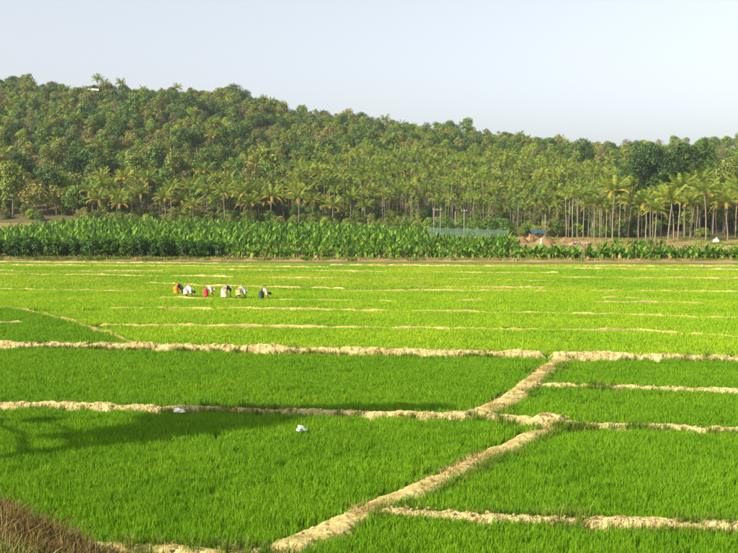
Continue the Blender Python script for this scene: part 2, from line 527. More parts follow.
# far banks: thinner, straighter, half hidden by rice
FARB = [
    ([(100, 328), (250, 329), (420, 331), (560, 333), (640, 334), (738, 340), (820, 344)], 0.38, 0.36, 0.35),
    ([(-40, 304), (20, 311), (75, 324), (140, 347)], 0.40, 0.24, 0.5),
    ([(-60, 325), (0, 325), (23, 325)], 0.35, 0.36, 0.2),
    ([(110, 311), (180, 311), (215, 312)], 0.35, 0.32, 0.5),
    ([(215, 311), (420, 314), (560, 316), (760, 322)], 0.35, 0.26, 0.8),
    ([(-60, 291), (0, 291), (90, 293), (150, 294)], 0.4, 0.36, 0.7),
    ([(340, 293), (450, 293), (560, 293)], 0.5, 0.42, 0.35),
    ([(395, 289), (440, 289), (545, 290)], 0.5, 0.40, 0.5),
    ([(585, 293), (660, 293), (800, 295)], 0.5, 0.42, 0.35),
    ([(590, 305), (650, 305), (705, 306)], 0.45, 0.40, 0.5),
    ([(455, 303), (470, 303), (483, 303)], 0.6, 0.42, 0.2),
    ([(150, 285), (172, 286), (210, 288), (300, 290), (345, 291)], 0.5, 0.42, 0.5),
    ([(-60, 276), (0, 276), (100, 277), (235, 279)], 0.6, 0.48, 0.4),
    ([(-60, 272), (0, 272), (60, 273), (180, 273)], 0.6, 0.42, 0.8),
    ([(250, 279), (330, 280), (470, 281), (560, 283)], 0.5, 0.38, 0.8),
    ([(560, 279), (660, 280), (800, 281)], 0.6, 0.44, 0.5),
    ([(210, 271), (330, 273), (460, 274), (560, 275)], 0.6, 0.45, 0.8),
    ([(540, 270), (640, 271), (800, 272)], 0.6, 0.46, 0.5),
    ([(-60, 267), (60, 267), (200, 268), (330, 269)], 0.7, 0.46, 0.7),
    ([(330, 267), (480, 268), (640, 268), (800, 268)], 0.7, 0.5, 0.4),
    ([(-60, 263), (100, 264), (230, 265)], 0.8, 0.45, 0.6),
    ([(600, 300), (680, 300), (800, 301)], 0.5, 0.34, 0.7),
    ([(160, 300), (260, 302), (400, 303)], 0.4, 0.30, 0.8),
]
for i, (pix, w, h, brk) in enumerate(FARB):
    bund(pix, w * 0.5, (0.25 if i == 1 else max(0.265, h * 0.70)), M['bund_weedy'] if i == 1 else M['bund_far'], ['low broken earth bank crossing the far rice plots', 'thin pale earth bank between far rice plots', 'crumbling straw coloured bank among far rice'][i % 3],
         ds=0.22, nt=9, rough=0.9, wob=0.25, brk=brk, seed=20 + i)

# pale dry strip along the front of the plantation
strip = []
for u in range(-200, 951, 12):
    a = px(u, np.interp(u, [0, 230, 738], [259.8, 261.2, 263.2]) + 0.5 * noise.noise(Vector((u * 0.03, 0, 0))), 0.0)
    b = px(u, np.interp(u, [0, 230, 738], [257.5, 259.0, 260.5]), 0.0)
    strip.append((a, b))
vs, fs = [], []
for i, (a, b) in enumerate(strip):
    for k in range(5):
        p = a.lerp(b, k / 4)
        vs.append((p.x, p.y, 0.06 + (0.22 if 0 < k < 4 else -0.1) + 0.12 * noise.noise(Vector((p.x * 0.6, p.y * 0.6, 7)))))
for i in range(len(strip) - 1):
    for k in range(4): fs.append((i * 5 + k, (i + 1) * 5 + k, (i + 1) * 5 + k + 1, i * 5 + k + 1))
tag(mesh_obj('path', vs, fs, M['soil'], smooth=True), 'pale dry earth strip before the banana plants', kind='structure')

# ------------------------------------------------------------------ rice
def blade_patch(name, size, nblades, h0, h1, w, material, lean=0.25, clumps=None):
    vs, fs = [], []
    cl = [(rnd.uniform(-size / 2, size / 2), rnd.uniform(-size / 2, size / 2)) for _ in range(clumps)] if clumps else None
    for _ in range(nblades):
        if cl:
            c = rnd.choice(cl)
            x, y = c[0] + rnd.gauss(0, 0.03), c[1] + rnd.gauss(0, 0.03)
        else:
            x, y = rnd.uniform(-size / 2, size / 2), rnd.uniform(-size / 2, size / 2)
        h = rnd.uniform(h0, h1)
        a = rnd.uniform(0, 2 * math.pi)
        la = rnd.uniform(0, 2 * math.pi)
        ln = abs(rnd.gauss(0, lean)) * h
        wx, wy = math.cos(a) * w / 2, math.sin(a) * w / 2
        lx, ly = math.cos(la) * ln, math.sin(la) * ln
        b = len(vs)
        vs += [(x - wx, y - wy, 0), (x + wx, y + wy, 0),
               (x - wx * .9 + lx * .3, y - wy * .9 + ly * .3, h * .62), (x + wx * .9 + lx * .3, y + wy * .9 + ly * .3, h * .62),
               (x + lx, y + ly, h)]
        fs += [(b, b + 1, b + 3, b + 2), (b + 2, b + 3, b + 4)]
    return mesh_only(name, vs, fs, material)


bund_xy = []
for line, hw in BUNDS:
    for p in line: bund_xy.append((p.x, p.y, hw))
bund_xy = np.array(bund_xy)


def inside(poly, P):
    c = np.zeros(len(P), bool)
    n = len(poly)
    for i in range(n):
        x1, y1 = poly[i]; x2, y2 = poly[(i + 1) % n]
        cond = ((y1 > P[:, 1]) != (y2 > P[:, 1]))
        xi = (x2 - x1) * (P[:, 1] - y1) / ((y2 - y1) if y2 != y1 else 1e-9) + x1
        c ^= cond & (P[:, 0] < xi)
    return c


def rice(pix, step, size_templates, label, margin=0.10, skip=None, sc=(0.85, 1.15)):
    poly = [tuple(px(u, v, 0.0).xy) for u, v in pix]
    xs = [p[0] for p in poly]; ys = [p[1] for p in poly]
    gx, gy = np.meshgrid(np.arange(min(xs), max(xs), step), np.arange(min(ys), max(ys), step))
    P = np.stack([gx.ravel(), gy.ravel()], 1)
    P += rng.uniform(-0.5, 0.5, P.shape) * step
    P = P[inside(poly, P)]
    if skip is not None: P = P[~inside([tuple(px(u, v, 0.0).xy) for u, v in skip], P)]
    keep = np.ones(len(P), bool)
    for i in range(0, len(P), 4000):
        blk = P[i:i + 4000]
        near = bund_xy[(bund_xy[:, 1] > blk[:, 1].min() - 1) & (bund_xy[:, 1] < blk[:, 1].max() + 1)]
        if len(near) == 0: continue
        d = np.hypot(blk[:, None, 0] - near[None, :, 0], blk[:, None, 1] - near[None, :, 1]) - near[None, :, 2]
        keep[i:i + 4000] = d.min(1) > margin
    P = P[keep]
    n = len(P)
    pts = np.column_stack([P, np.zeros(n)])
    s = rng.uniform(sc[0], sc[1], n)
    lo = np.array([noise.noise(Vector((p[0] * 0.35, p[1] * 0.35, 2.2))) for p in P])
    s *= 1 + 0.16 * lo
    return scatter('rice_crop', pts, rng.uniform(0, 6.283, n), s, rng.integers(0, len(size_templates), n), size_templates, label, 'rice')


LEFT = [(-160, 298), (-40, 304), (20, 311), (75, 324), (140, 347), (0, 347), (-160, 345)]
RN = [blade_patch('rice_patch', 0.55, 320, 0.11, 0.25, 0.012, M['rice_near'], 0.26, clumps=36) for _ in range(4)]
RD = [blade_patch('rice_patch', 0.60, 280, 0.11, 0.24, 0.015, M['rice_dark'], 0.26, clumps=40) for _ in range(4)]
RL = [blade_patch('rice_patch', 1.0, 300, 0.14, 0.27, 0.030, M['rice_light'], 0.28) for _ in range(3)]
RF = [blade_patch('rice_patch', 1.6, 340, 0.14, 0.27, 0.055, M['rice_far'], 0.28) for _ in range(3)]

rice([(-120, 413), (0, 413), (100, 416), (200, 418), (330, 422), (430, 424), (520, 428), (556, 432), (480, 466), (400, 504), (340, 530), (285, 556), (215, 562), (120, 556), (40, 600), (-120, 600)],
     0.36, RN, 'dense green young rice in the plot with the white bags', margin=0.04)
rice([(566, 432), (640, 434), (738, 439), (900, 446), (900, 540), (738, 535), (640, 531), (480, 525), (380, 518), (440, 487), (500, 458)],
     0.36, RN, 'dense green young rice in the plot right of the diagonal bank', margin=0.04)
rice([(300, 552), (360, 524), (400, 523), (480, 529), (640, 535), (738, 539), (900, 546), (900, 600), (290, 600)],
     0.36, RN, 'green young rice along the crumbling bank off the diagonal foot', margin=0.05)
rice([(-120, 351), (0, 352), (130, 354), (300, 358), (540, 362), (552, 366), (510, 402), (475, 418), (430, 418), (330, 416), (200, 412), (100, 410), (-120, 404)],
     0.40, RD, 'even dark green rice plot before the thick pale bank', margin=0.03)
rice([(566, 364), (650, 364), (738, 366), (900, 370), (900, 398), (738, 394), (640, 391), (538, 388)],
     0.40, RD, 'dark green rice strip beyond the narrow pale bank', margin=0.03)
rice([(534, 392), (640, 394), (738, 398), (900, 402), (900, 442), (738, 434), (640, 430), (560, 426), (500, 418)],
     0.40, RD, 'dark green rice strip by the broad earth mound', margin=0.03)
rice([(-120, 327), (105, 329), (420, 332), (640, 335), (738, 341), (900, 346), (900, 366), (738, 361), (560, 358), (300, 352), (0, 347), (-120, 345)],
     0.62, RL, 'bright yellow green rice band beyond the thick pale bank', margin=0.03, skip=LEFT)
rice([(-120, 312), (70, 314), (230, 312), (560, 317), (900, 325), (900, 345), (738, 339), (560, 332), (100, 326), (-120, 326)],
     0.66, RL, 'bright yellow green rice band beyond the thin broken bank', margin=0.03, skip=LEFT)
rice([(-120, 292), (0, 292), (340, 293), (900, 295), (900, 326), (560, 317), (230, 312), (-120, 311)],
     0.72, RL, 'yellow green rice around the stooping workers', margin=0.02, skip=LEFT)
rice(LEFT, 0.55, RD, 'darker green rice corner beyond the thick pale bank', margin=0.03)
rice([(-160, 263.0), (230, 265), (950, 266.5), (950, 295), (340, 293), (-160, 292)],
     1.05, RF, 'far green and yellow rice plots before the banana plants', margin=0.0)

# weeds and dry grass ------------------------------------------------
def grass_tuft(name, material, n, h0, h1, w, spread, lean, arch=0.0):
    vs, fs = [], []
    for _ in range(n):
        a = rnd.uniform(0, 6.283); r = abs(rnd.gauss(0, spread))
        x, y = math.cos(a) * r, math.sin(a) * r
        h = rnd.uniform(h0, h1)
        la = a + rnd.gauss(0, 0.9)
        ln = abs(rnd.gauss(0, lean)) * h
        wa = rnd.uniform(0, 6.283)
        wx, wy = math.cos(wa) * w / 2, math.sin(wa) * w / 2
        lx, ly = math.cos(la) * ln, math.sin(la) * ln
        b = len(vs)
        dz = -arch * ln
        vs += [(x - wx, y - wy, -0.02), (x + wx, y + wy, -0.02), (x - wx + lx * .2, y - wy + ly * .2, h * .5), (x + wx + lx * .2, y + wy + ly * .2, h * .5),
               (x - wx * .6 + lx * .6, y - wy * .6 + ly * .6, h * .85), (x + wx * .6 + lx * .6, y + wy * .6 + ly * .6, h * .85), (x + lx, y + ly, h + dz)]
        fs += [(b, b + 1, b + 3, b + 2), (b + 2, b + 3, b + 5, b + 4), (b + 4, b + 5, b + 6)]
    return mesh_only(name, vs, fs, material)


WEED = [grass_tuft('weed_tuft', M['weed'], 40, 0.06, 0.26, 0.012, 0.09, 0.5) for _ in range(3)]
STRAW = [grass_tuft('straw_tuft', M['straw'], 26, 0.03, 0.11, 0.010, 0.10, 1.3) for _ in range(2)]
pts, sc, ix = [], [], []
def side_weeds(pix, off0, off1, step, zt, kinds, prob, dens=None):
    line = resample([px(u, v, 0.0) for u, v in pix], step)
    for i in range(len(line) - 1):
        d = (line[i + 1] - line[i]).normalized()
        s = Vector((d.y, -d.x, 0))
        if noise.noise(Vector((line[i].x * 0.6, line[i].y * 0.6, 8))) + prob < rnd.random() * 0.9: continue
        o = rnd.uniform(off0, off1)
        p = line[i] + s * o
        pts.append((p.x, p.y, zt * max(0, 1 - abs(o) / 0.5)))
        sc.append(rnd.uniform(0.6, 1.2)); ix.append(rnd.choice(kinds))
side_weeds([(283, 556), (340, 530), (400, 504), (440, 486), (480, 466), (530, 441), (566, 427)], 0.30, 0.52, 0.016, 0.17, (0, 1, 2), 0.45)
side_weeds([(283, 556), (340, 530), (400, 504), (440, 486), (480, 466), (530, 441), (566, 427)], -0.45, -0.3, 0.10, 0.24, (0, 1, 2, 3, 4), 0.25)
side_weeds([(462, 423), (490, 412), (512, 402), (535, 384), (556, 366)], 0.3, 0.58, 0.035, 0.28, (0, 1, 2, 3), 0.40)
side_weeds([(462, 423), (490, 412), (512, 402), (535, 384), (556, 366)], -0.38, 0.32, 0.04, 0.2, (3, 4), 0.5)
side_weeds([(283, 556), (400, 504), (480, 466), (566, 427)], -0.36, 0.30, 0.03, 0.17, (3, 4), 0.42)
side_weeds([(555, 428), (575, 431), (640, 433), (738, 438)], 0.05, 0.25, 0.07, 0.2, (0, 1, 2), 0.3)
side_weeds([(500, 428), (560, 434), (590, 434)], -0.1, 0.35, 0.04, 0.2, (0, 1, 2), 0.5)
side_weeds([(372, 520), (440, 523), (560, 530), (738, 537)], -0.22, -0.12, 0.08, 0.2, (0, 1, 2), 0.2)
side_weeds([(120, 554), (215, 559), (290, 556)], -0.5, 0.5, 0.02, 0.2, (0, 1, 2, 3), 0.35)
for pix_, off_ in (([(0, 349), (130, 350), (300, 354), (541, 359)], 0.34), ([(549, 360), (738, 363)], 0.32), ([(0, 410), (200, 415), (430, 421), (548, 428)], 0.27), ([(531, 390), (738, 396)], 0.2), ([(372, 520), (560, 530), (738, 537)], 0.22)):
    side_weeds(pix_, -off_ - 0.05, -off_ + 0.06, 0.05, 0.1, (0, 1, 2), 0.3)
    side_weeds(pix_, off_ - 0.07, off_ + 0.05, 0.05, 0.1, (0, 1, 2), 0.3)
    side_weeds(pix_, -off_ * 0.5, off_ * 0.5, 0.12, 0.26, (0, 1, 2), 0.08)
scatter('bank_weed', pts, rng.uniform(0, 6.283, len(pts)), sc, ix, WEED + STRAW, 'straggling weeds and dry straw on the diagonal banks', 'weed')

def clod_mesh(sd):
    bm = bmesh.new()
    bmesh.ops.create_icosphere(bm, subdivisions=1, radius=1.0)
    for v in bm.verts:
        v.co *= 1 + 0.45 * noise.noise(v.co * 1.4 + Vector((sd, 0, 0)))
        v.co.z *= 0.7
    me = bpy.data.meshes.new('clod'); bm.to_mesh(me); bm.free(); me.materials.append(M['bund'])
    return me


pts, sc = [], []
for (line, hw), hh in zip(BUNDS[:10], (0.33, 0.31, 0.26, 0.24, 0.165, 0.19, 0.24, 0.27, 0.14, 0.40)):
    for a_, b_ in zip(line[:-1], line[1:]):
        d_ = (b_ - a_).normalized(); n_ = Vector((d_.y, -d_.x, 0))
        for _ in range(3):
            q = rnd.uniform(-0.6, 0.6)
            p = a_.lerp(b_, rnd.random()) + n_ * q * hw
            pts.append((p.x, p.y, hh * (1 - abs(q) ** 4) * 0.96)); sc.append(0.014 + 0.04 * rnd.random() ** 2.5)
scatter('earth_clods', pts, rng.uniform(0, 6.28, len(pts)), sc, rng.integers(0, 3, len(pts)), [clod_mesh(i * 3.3) for i in range(3)], 'small crumbled clods lying on the pale earth banks', 'earth clods')

DRY = [grass_tuft('dry_tuft', M['brown_grass'], 50, 0.05, 0.22, 0.009, 0.12, 0.9, 0.3) for _ in range(3)] + \
      [grass_tuft('dry_tuft', M['straw'], 20, 0.08, 0.36, 0.005, 0.10, 0.9, 0.4) for _ in range(2)] + \
      [grass_tuft('dry_tuft', M['weed'], 30, 0.06, 0.22, 0.009, 0.12, 0.6, 0.1)]
pts, sc, ix = [], [], []
for _ in range(7000):
    y = rnd.uniform(5, 17); x = rnd.uniform(-0.50 * y - 1.0, 2)
    if y + x > 11.2: continue
    z = bank_z(x, y)
    if z < 0.02: continue
    q = noise.noise(Vector((x * 0.8, y * 0.8, 12)))
    pts.append((x, y, z)); sc.append(rnd.uniform(0.4, 0.95))
    ix.append(rnd.choice((0, 1, 2, 0, 1, 2, 0, 1, 2, 3, 4)) if q < 0.2 else rnd.choice((5, 5, 0, 3)))
scatter('dry_grass', pts, rng.uniform(0, 6.283, len(pts)), sc, ix, DRY, 'matted brown and straw coloured grass on the embankment', 'dry grass')


# ------------------------------------------------------------------ foliage builders
def leaf_cloud(lobes, n, size, up=0.35, jit=0.7, shell=(0.55, 1.18), bottom=-0.5):
    lob = np.array([l[0] for l in lobes], float); rad = np.array([l[1] for l in lobes], float)
    if rad.ndim == 1: rad = np.stack([rad, rad, rad * 0.85], 1)
    w = rad[:, 0] ** 2; w /= w.sum()
    k = rng.choice(len(lobes), n * 2, p=w)
    d = rng.normal(size=(n * 2, 3)); d /= np.linalg.norm(d, axis=1)[:, None]
    ok = d[:, 2] > bottom
    k, d = k[ok][:n], d[ok][:n]
    n = len(k)
    p = lob[k] + d * rad[k] * rng.uniform(shell[0], shell[1], n)[:, None]
    nr = d + rng.normal(size=(n, 3)) * jit * 0.6; nr[:, 2] += up
    nr /= np.linalg.norm(nr, axis=1)[:, None]
    r = rng.normal(size=(n, 3))
    a = np.cross(nr, r); a /= np.linalg.norm(a, axis=1)[:, None]
    b = np.cross(nr, a)
    s = size * rng.uniform(0.55, 1.35, n)[:, None]
    q = np.stack([p - a * s * 0.6, p - b * s * 0.32 + nr * s * 0.06, p + a * s * 0.6, p + b * s * 0.32 + nr * s * 0.06], 1)
    v = q.reshape(-1, 3)
    f = [(i * 4, i * 4 + 1, i * 4 + 2, i * 4 + 3) for i in range(n)]
    return v, f


def make_lobes(h, rx, base, n, r0, r1, flat=1.0):
    """lobes of a crown between base and h around the axis"""
    L = []
    for i in range(n):
        t = (i + 0.5) / n
        z = base + (h - base) * t
        k = math.sin(math.pi * min(1, 0.18 + 0.78 * t)) ** 0.7
        a = i * 2.4 + rnd.uniform(-0.5, 0.5)
        q = rx * k * rnd.uniform(0.35, 1.0)
        r = rnd.uniform(r0, r1) * rnd.choice((0.6, 0.8, 1.0, 1.0))
        L.append(((math.cos(a) * q, math.sin(a) * q, z), (r, r, r * 0.8 * flat)))
    return L


def trunk_mesh(name, h, r, lobes, material, nl=5):
    b = MB()
    lean = rnd.uniform(-0.3, 0.3)
    pts = [(0, 0, -0.6), (0.05, 0, h * 0.15), (lean * 0.4, 0.1, h * 0.4), (lean, 0, h * 0.62), (lean * 1.2, 0, h * 0.8)]
    b.tube(pts, [r * 1.3, r, r * 0.75, r * 0.5, r * 0.2], 7)
    for l in lobes[:nl]:
        c = Vector(l[0])
        st = Vector((lean * 0.4, 0.1, h * rnd.uniform(0.3, 0.5)))
        mid = st.lerp(c, 0.5) + Vector((0, 0, 0.3))
        b.tube([st, mid, c], [r * 0.45, r * 0.3, r * 0.08], 5, cap=False)
    return b.mesh(name, material, True)


# kinds of broadleaved trees: key, material, height, crown radius, crown base, lobes, lobe radii, leaves, leaf size, label words
KINDS = [
    ('dark', 't_dark', 10.0, 3.4, 2.6, 18, 1.5, 2.4, 2300, 0.55, 'bark', 'dense dark green round-crowned tree'),
    ('dark', 't_dark', 12.5, 3.8, 3.0, 20, 1.6, 2.6, 2500, 0.58, 'bark', 'tall dark green tree with a lumpy crown'),
    ('mid', 't_mid', 9.5, 3.2, 2.4, 18, 1.3, 2.2, 2200, 0.52, 'bark', 'mid green bushy tree'),
    ('mid', 't_mid', 12.0, 3.0, 3.2, 18, 1.2, 2.0, 2100, 0.52, 'bark', 'tall mid green tree with an upright crown'),
    ('olive', 't_olive', 10.0, 3.6, 3.0, 17, 1.2, 2.1, 1700, 0.50, 'pale_bark', 'loose olive green tree with gaps in its crown'),
    ('olive', 't_olive', 12.5, 2.6, 3.6, 16, 1.0, 1.7, 1500, 0.48, 'pale_bark', 'slender olive green tree'),
    ('bright', 't_bright', 9.5, 3.0, 2.4, 16, 1.2, 2.0, 1900, 0.52, 'bark', 'bright yellow green leafy tree'),
    ('dry', 't_dry', 9.0, 3.2, 2.4, 16, 1.0, 1.9, 1300, 0.42, 'pale_bark', 'thin brown dry-leaved tree'),
    ('dry', 't_dry', 11.5, 2.8, 3.6, 15, 0.9, 1.6, 800, 0.40, 'pale_bark', 'half bare greyish brown tree with pale limbs'),
]
TREES = []
for key, mt, h, rx, base, nl, r0, r1, nlv, ls, bk, words in KINDS:
    var = []
    for _ in range(2):
        L = make_lobes(h - r1 * 0.7, rx, base + r0 * 0.5, nl, r0, r1)
        v, f = leaf_cloud(L, nlv, ls)
        var.append((mesh_only('crown', v, f, M[mt]), trunk_mesh('trunk', h, 0.22 if key != 'dry' else 0.16, L, M[bk], 9 if key == 'dry' else 5)))
    TREES.append((key, words, h, var))


def thing(name, loc, label, cat, group=None, rz=0.0, s=1.0):
    o = bpy.data.objects.new(name, None)
    COL.objects.link(o)
    o.location = loc
    o.rotation_euler = (0, 0, rz)
    o.scale = (s, s, s)
    o.empty_display_size = 0.5
    return tag(o, label, cat, group)


def add_tree(k, x, y, s, where, group, z=None):
    key, words, h, var = TREES[k]
    cm, tm = var[rnd.randrange(2)]
    t = thing('broadleaf_tree', (x, y, (land_z(x, y) if z is None else z) - 0.2), words + ' ' + where, 'tree', group, rnd.uniform(0, 6.283), s)
    t.scale = (s * rnd.uniform(0.75, 1.2), s * rnd.uniform(0.75, 1.2), s * (rnd.uniform(0.7, 1.1) if y > 585 else rnd.uniform(0.75, 1.35)))
    new_obj('trunk', tm, t)
    new_obj('crown', cm, t)
    return t


# ---- palms
def frond_mesh(name, length, nleaf, leaflet, material, droop, wid=0.06):
    b = MB()
    P = []
    for i in range(9):
        t = i / 8
        P.append(Vector((length * (t - 0.18 * droop * t * t * t), 0, length * (0.55 * t * (1 - 0.2 * droop) - droop * 0.75 * t * t))))
    b.tube(P, [0.05 * (1 - 0.8 * i / 8) for i in range(9)], 3, cap=False)
    for i in range(nleaf):
        t = 0.14 + 0.86 * i / (nleaf - 1)
        k = t * 8; j = min(7, int(k)); p = P[j].lerp(P[j + 1], k - j)
        d = (P[j + 1] - P[j]).normalized()
        ll = leaflet * (0.35 + 0.65 * math.sin(math.pi * min(1, 0.12 + 0.80 * t))) * rnd.uniform(0.85, 1.1)
        for s in (-1, 1):
            side = Vector((0, s, 0))
            tip = p + (side * 0.80 + d * 0.55).normalized() * ll * 0.8 + Vector((0, 0, -ll * rnd.uniform(0.25, 0.6)))
            mid = p.lerp(tip, 0.5) + Vector((0, 0, ll * 0.10))
            w = d * wid * 1.6
            b.add([p - w * 0.5, p + w * 0.5, mid + w * 0.7, tip, mid - w * 0.7], [(0, 1, 2, 4), (4, 2, 3)])
    return b.mesh(name, material)


def merged(parts, name, mats):
    """one mesh out of (mesh, matrix, material index) pieces"""
    V, Fc, MI = [], [], []
    off = 0
    for me, mx, mi in parts:
        n = len(me.vertices)
        co = np.empty(n * 3); me.vertices.foreach_get('co', co)
        co = co.reshape(-1, 3) @ np.array(mx.to_3x3()).T + np.array(mx.translation)
        V.append(co)
        for p in me.polygons: Fc.append(tuple(v + off for v in p.vertices))
        MI += [mi] * len(me.polygons)
        off += n
    m = bpy.data.meshes.new(name)
    m.from_pydata(np.concatenate(V).tolist(), [], Fc)
    for q in mats: m.materials.append(q)
    m.polygons.foreach_set('material_index', MI)
    m.update()
    return m


def palm_trunk(h, r, bend, material, name='trunk'):
    b = MB()
    n = 9
    b.tube([(bend * (i / (n - 1)) ** 1.8, 0.15 * bend * math.sin(i), -0.5 + (h + 0.5) * i / (n - 1)) for i in range(n)],
           [r * (1.35 if i == 0 else 1.0 - 0.35 * i / (n - 1)) for i in range(n)], 7)
    return b.mesh(name, material, True)


FG = [frond_mesh('frond', 4.7, 24, 1.2, M['palm_leaf'], dr, 0.06) for dr in (0.3, 0.5, 0.7, 0.9)]
FY = [frond_mesh('frond', 4.7, 28, 1.1, M['palm_yellow'], dr, 0.075) for dr in (0.8, 1.0)]
NUT = MB()
for i in range(7):
    a = i * 0.9
    c = Vector((math.cos(a) * 0.28, math.sin(a) * 0.28, -0.25 - 0.1 * (i % 2)))
    NUT.tube([c + Vector((0, 0, 0.16)), c + Vector((0, 0, 0.1)), c - Vector((0, 0, 0.05)), c - Vector((0, 0, 0.16))], [0.03, 0.12, 0.13, 0.03], 6)
NUT = NUT.mesh('coconut_cluster', plain_mat('coconut', (0.22, 0.22, 0.06)), True)


def frond_layout(n, yellow):
    out = []
    for i in range(n):
        t = i / (n - 1)
        el = 1.35 - 1.45 * t + rnd.uniform(-0.12, 0.12)          # upright young fronds to hanging old ones
        az = i * 2.399 + rnd.uniform(-0.2, 0.2)
        y = t > 1 - yellow
        me = (FY[rnd.randrange(2)] if y else FG[min(3, int(t * 3.4))])
        out.append((me, az, el * 0.95, rnd.uniform(0.85, 1.1), y))
    return out


def palm_matrix(top, az, el, s):
    return Matrix.Translation(top) @ Matrix.Rotation(az, 4, 'Z') @ Matrix.Rotation(-el * 0.55, 4, 'Y') @ Matrix.Scale(s, 4)


PT = []
for h, bend in ((7.5, 0.4), (9.5, 0.9), (11.5, 0.6), (13.5, -0.8)):
    PT.append((h, bend, palm_trunk(h, 0.17, bend, M['palm_bark'])))
PCROWN = []
for k in range(5):
    lay = frond_layout(24, (0.1, 0.25, 0.0, 0.35, 0.15)[k])
    PCROWN.append(merged([(me, palm_matrix(Vector((0, 0, 0)), az, el, s), 1 if y else 0) for me, az, el, s, y in lay], 'crown', [M['palm_leaf'], M['palm_yellow']]))


def coconut(x, y, hs, label, group, detail=False, yellow=0.2, z=None, s=1.0):
    h, bend, tm = PT[hs]
    t = thing('coconut_palm', (x, y, land_z(x, y) if z is None else z), label, 'palm', group, rnd.uniform(0, 6.283), s)
    new_obj('trunk', tm, t)
    top = Vector((bend, 0, h))
    if detail:
        for me, az, el, q, yl in frond_layout(24, yellow * 0.55):
            o = new_obj('frond', me, t)
            o.matrix_local = palm_matrix(top, az, el, q)
        new_obj('coconut_cluster', NUT, t, top)
    else:
        new_obj('crown', PCROWN[rnd.randrange(5)], t, top, (0, 0, rnd.uniform(0, 6.28)), rnd.uniform(0.85, 1.1))
    return t


# areca palms: thin pale ringed trunks with small crowns
AF = [frond_mesh('frond', 2.2, 12, 0.9, M['areca_leaf'], dr, 0.05) for dr in (0.3, 0.6, 0.95)]
ACROWN = []
for k in range(4):
    parts = []
    for i in range(12):
        t = i / 11
        parts.append((AF[min(2, int(t * 3))], palm_matrix(Vector((0, 0, 0.7)), i * 2.399 + rnd.uniform(-.3, .3), 1.35 - 1.2 * t, rnd.uniform(0.85, 1.15)), 0))
    ACROWN.append(merged(parts, 'crown', [M['areca_leaf']]))
b = MB(); b.tube([(0, 0, -0.1), (0, 0, 0.3), (0, 0, 0.9)], [0.10, 0.10, 0.05], 6)
ASHAFT = b.mesh('crownshaft', M['areca_shaft'], True)
AT = [(h, palm_trunk(h, 0.075, bd, M['palm_bark'])) for h, bd in ((8.0, 0.15), (10.0, 0.3), (12.0, -0.2))]


AP = [(h, palm_trunk(h, 0.085, bd, M['pale_bark'])) for h, bd in ((8.0, 0.15), (10.0, 0.3), (12.0, -0.2))]


def areca(x, y, k, label, group, s=1.0, z=None):
    h, tm = (AP if group == 'areca palms at the clearing' else AT)[k]
    bd = (0.15, 0.3, -0.2)[k]
    t = thing('areca_palm', (x, y, land_z(x, y) if z is None else z), label, 'areca palm', group, rnd.uniform(0, 6.283), s)
    new_obj('trunk', tm, t)
    new_obj('crownshaft', ASHAFT, t, (bd, 0, h))
    new_obj('crown', ACROWN[rnd.randrange(4)], t, (bd, 0, h), (0, 0, rnd.uniform(0, 6.28)))
    return t


# banana plants
def banana_leaf(name, length, width, droop, material, torn=0.35):
    b = MB()
    n = 7
    mids, L, Rr = [], [], []
    for i in range(n):
        t = i / (n - 1)
        m = Vector((length * (t - 0.15 * droop * t * t), 0, length * (0.9 * t * (1 - 0.25 * droop) - droop * 0.75 * t * t)))
        w = width * 0.5 * max(0.06, math.sin(math.pi * min(1, 0.06 + 0.92 * t)) ** 0.55) if t > 0.12 else 0.03
        w2 = w * (1 - torn * rnd.random()); w1 = w * (1 - torn * rnd.random())
        mids.append(m); L.append(m + Vector((0, w1, 0.22 * w1))); Rr.append(m + Vector((0, -w2, 0.22 * w2)))
    vs = mids + L + Rr
    fs = []
    for i in range(n - 1):
        fs += [(i, i + 1, n + i + 1, n + i), (i + 1, i, 2 * n + i, 2 * n + i + 1)]
    b.add(vs, fs)
    return b.mesh(name, material, True)


BL = [banana_leaf('leaf', 1.4, 0.36, dr, M['banana_leaf']) for dr in (0.45, 0.85, 1.15, 1.45)]
BD = [banana_leaf('dry_leaf', 1.3, 0.35, dr, M['banana_dry'], 0.5) for dr in (1.4, 1.7)]
b = MB(); b.tube([(0, 0, -0.3), (0, 0, 0.3), (0.02, 0, 0.8), (0.04, 0, 1.15)], [0.15, 0.13, 0.11, 0.07], 7)
BSTEM = b.mesh('stem', M['banana_stem'], True)


def banana_layout(n=12, dry=3):
    out = []
    for i in range(n):
        t = i / (n - 1)
        out.append((BL[min(3, int(t * 4))], Matrix.Translation((0.04, 0, 1.1)) @ Matrix.Rotation(i * 2.399 + rnd.uniform(-.4, .4), 4, 'Z')
                    @ Matrix.Rotation(-(0.62 - 0.9 * t), 4, 'Y') @ Matrix.Scale(rnd.uniform(0.6, 1.15), 4), 0))
    for i in range(dry):
        out.append((BD[i % 2], Matrix.Translation((0.03, 0, rnd.uniform(0.6, 1.0))) @ Matrix.Rotation(rnd.uniform(0, 6.28), 4, 'Z') @ Matrix.Rotation(0.5, 4, 'Y') @ Matrix.Scale(rnd.uniform(0.6, 0.9), 4), 1))
    return out


BCROWN = [merged(banana_layout(12, 1 if k % 2 else 0), 'leaf_crown', [M['banana_leaf'], M['banana_dry']]) for k in range(5)]


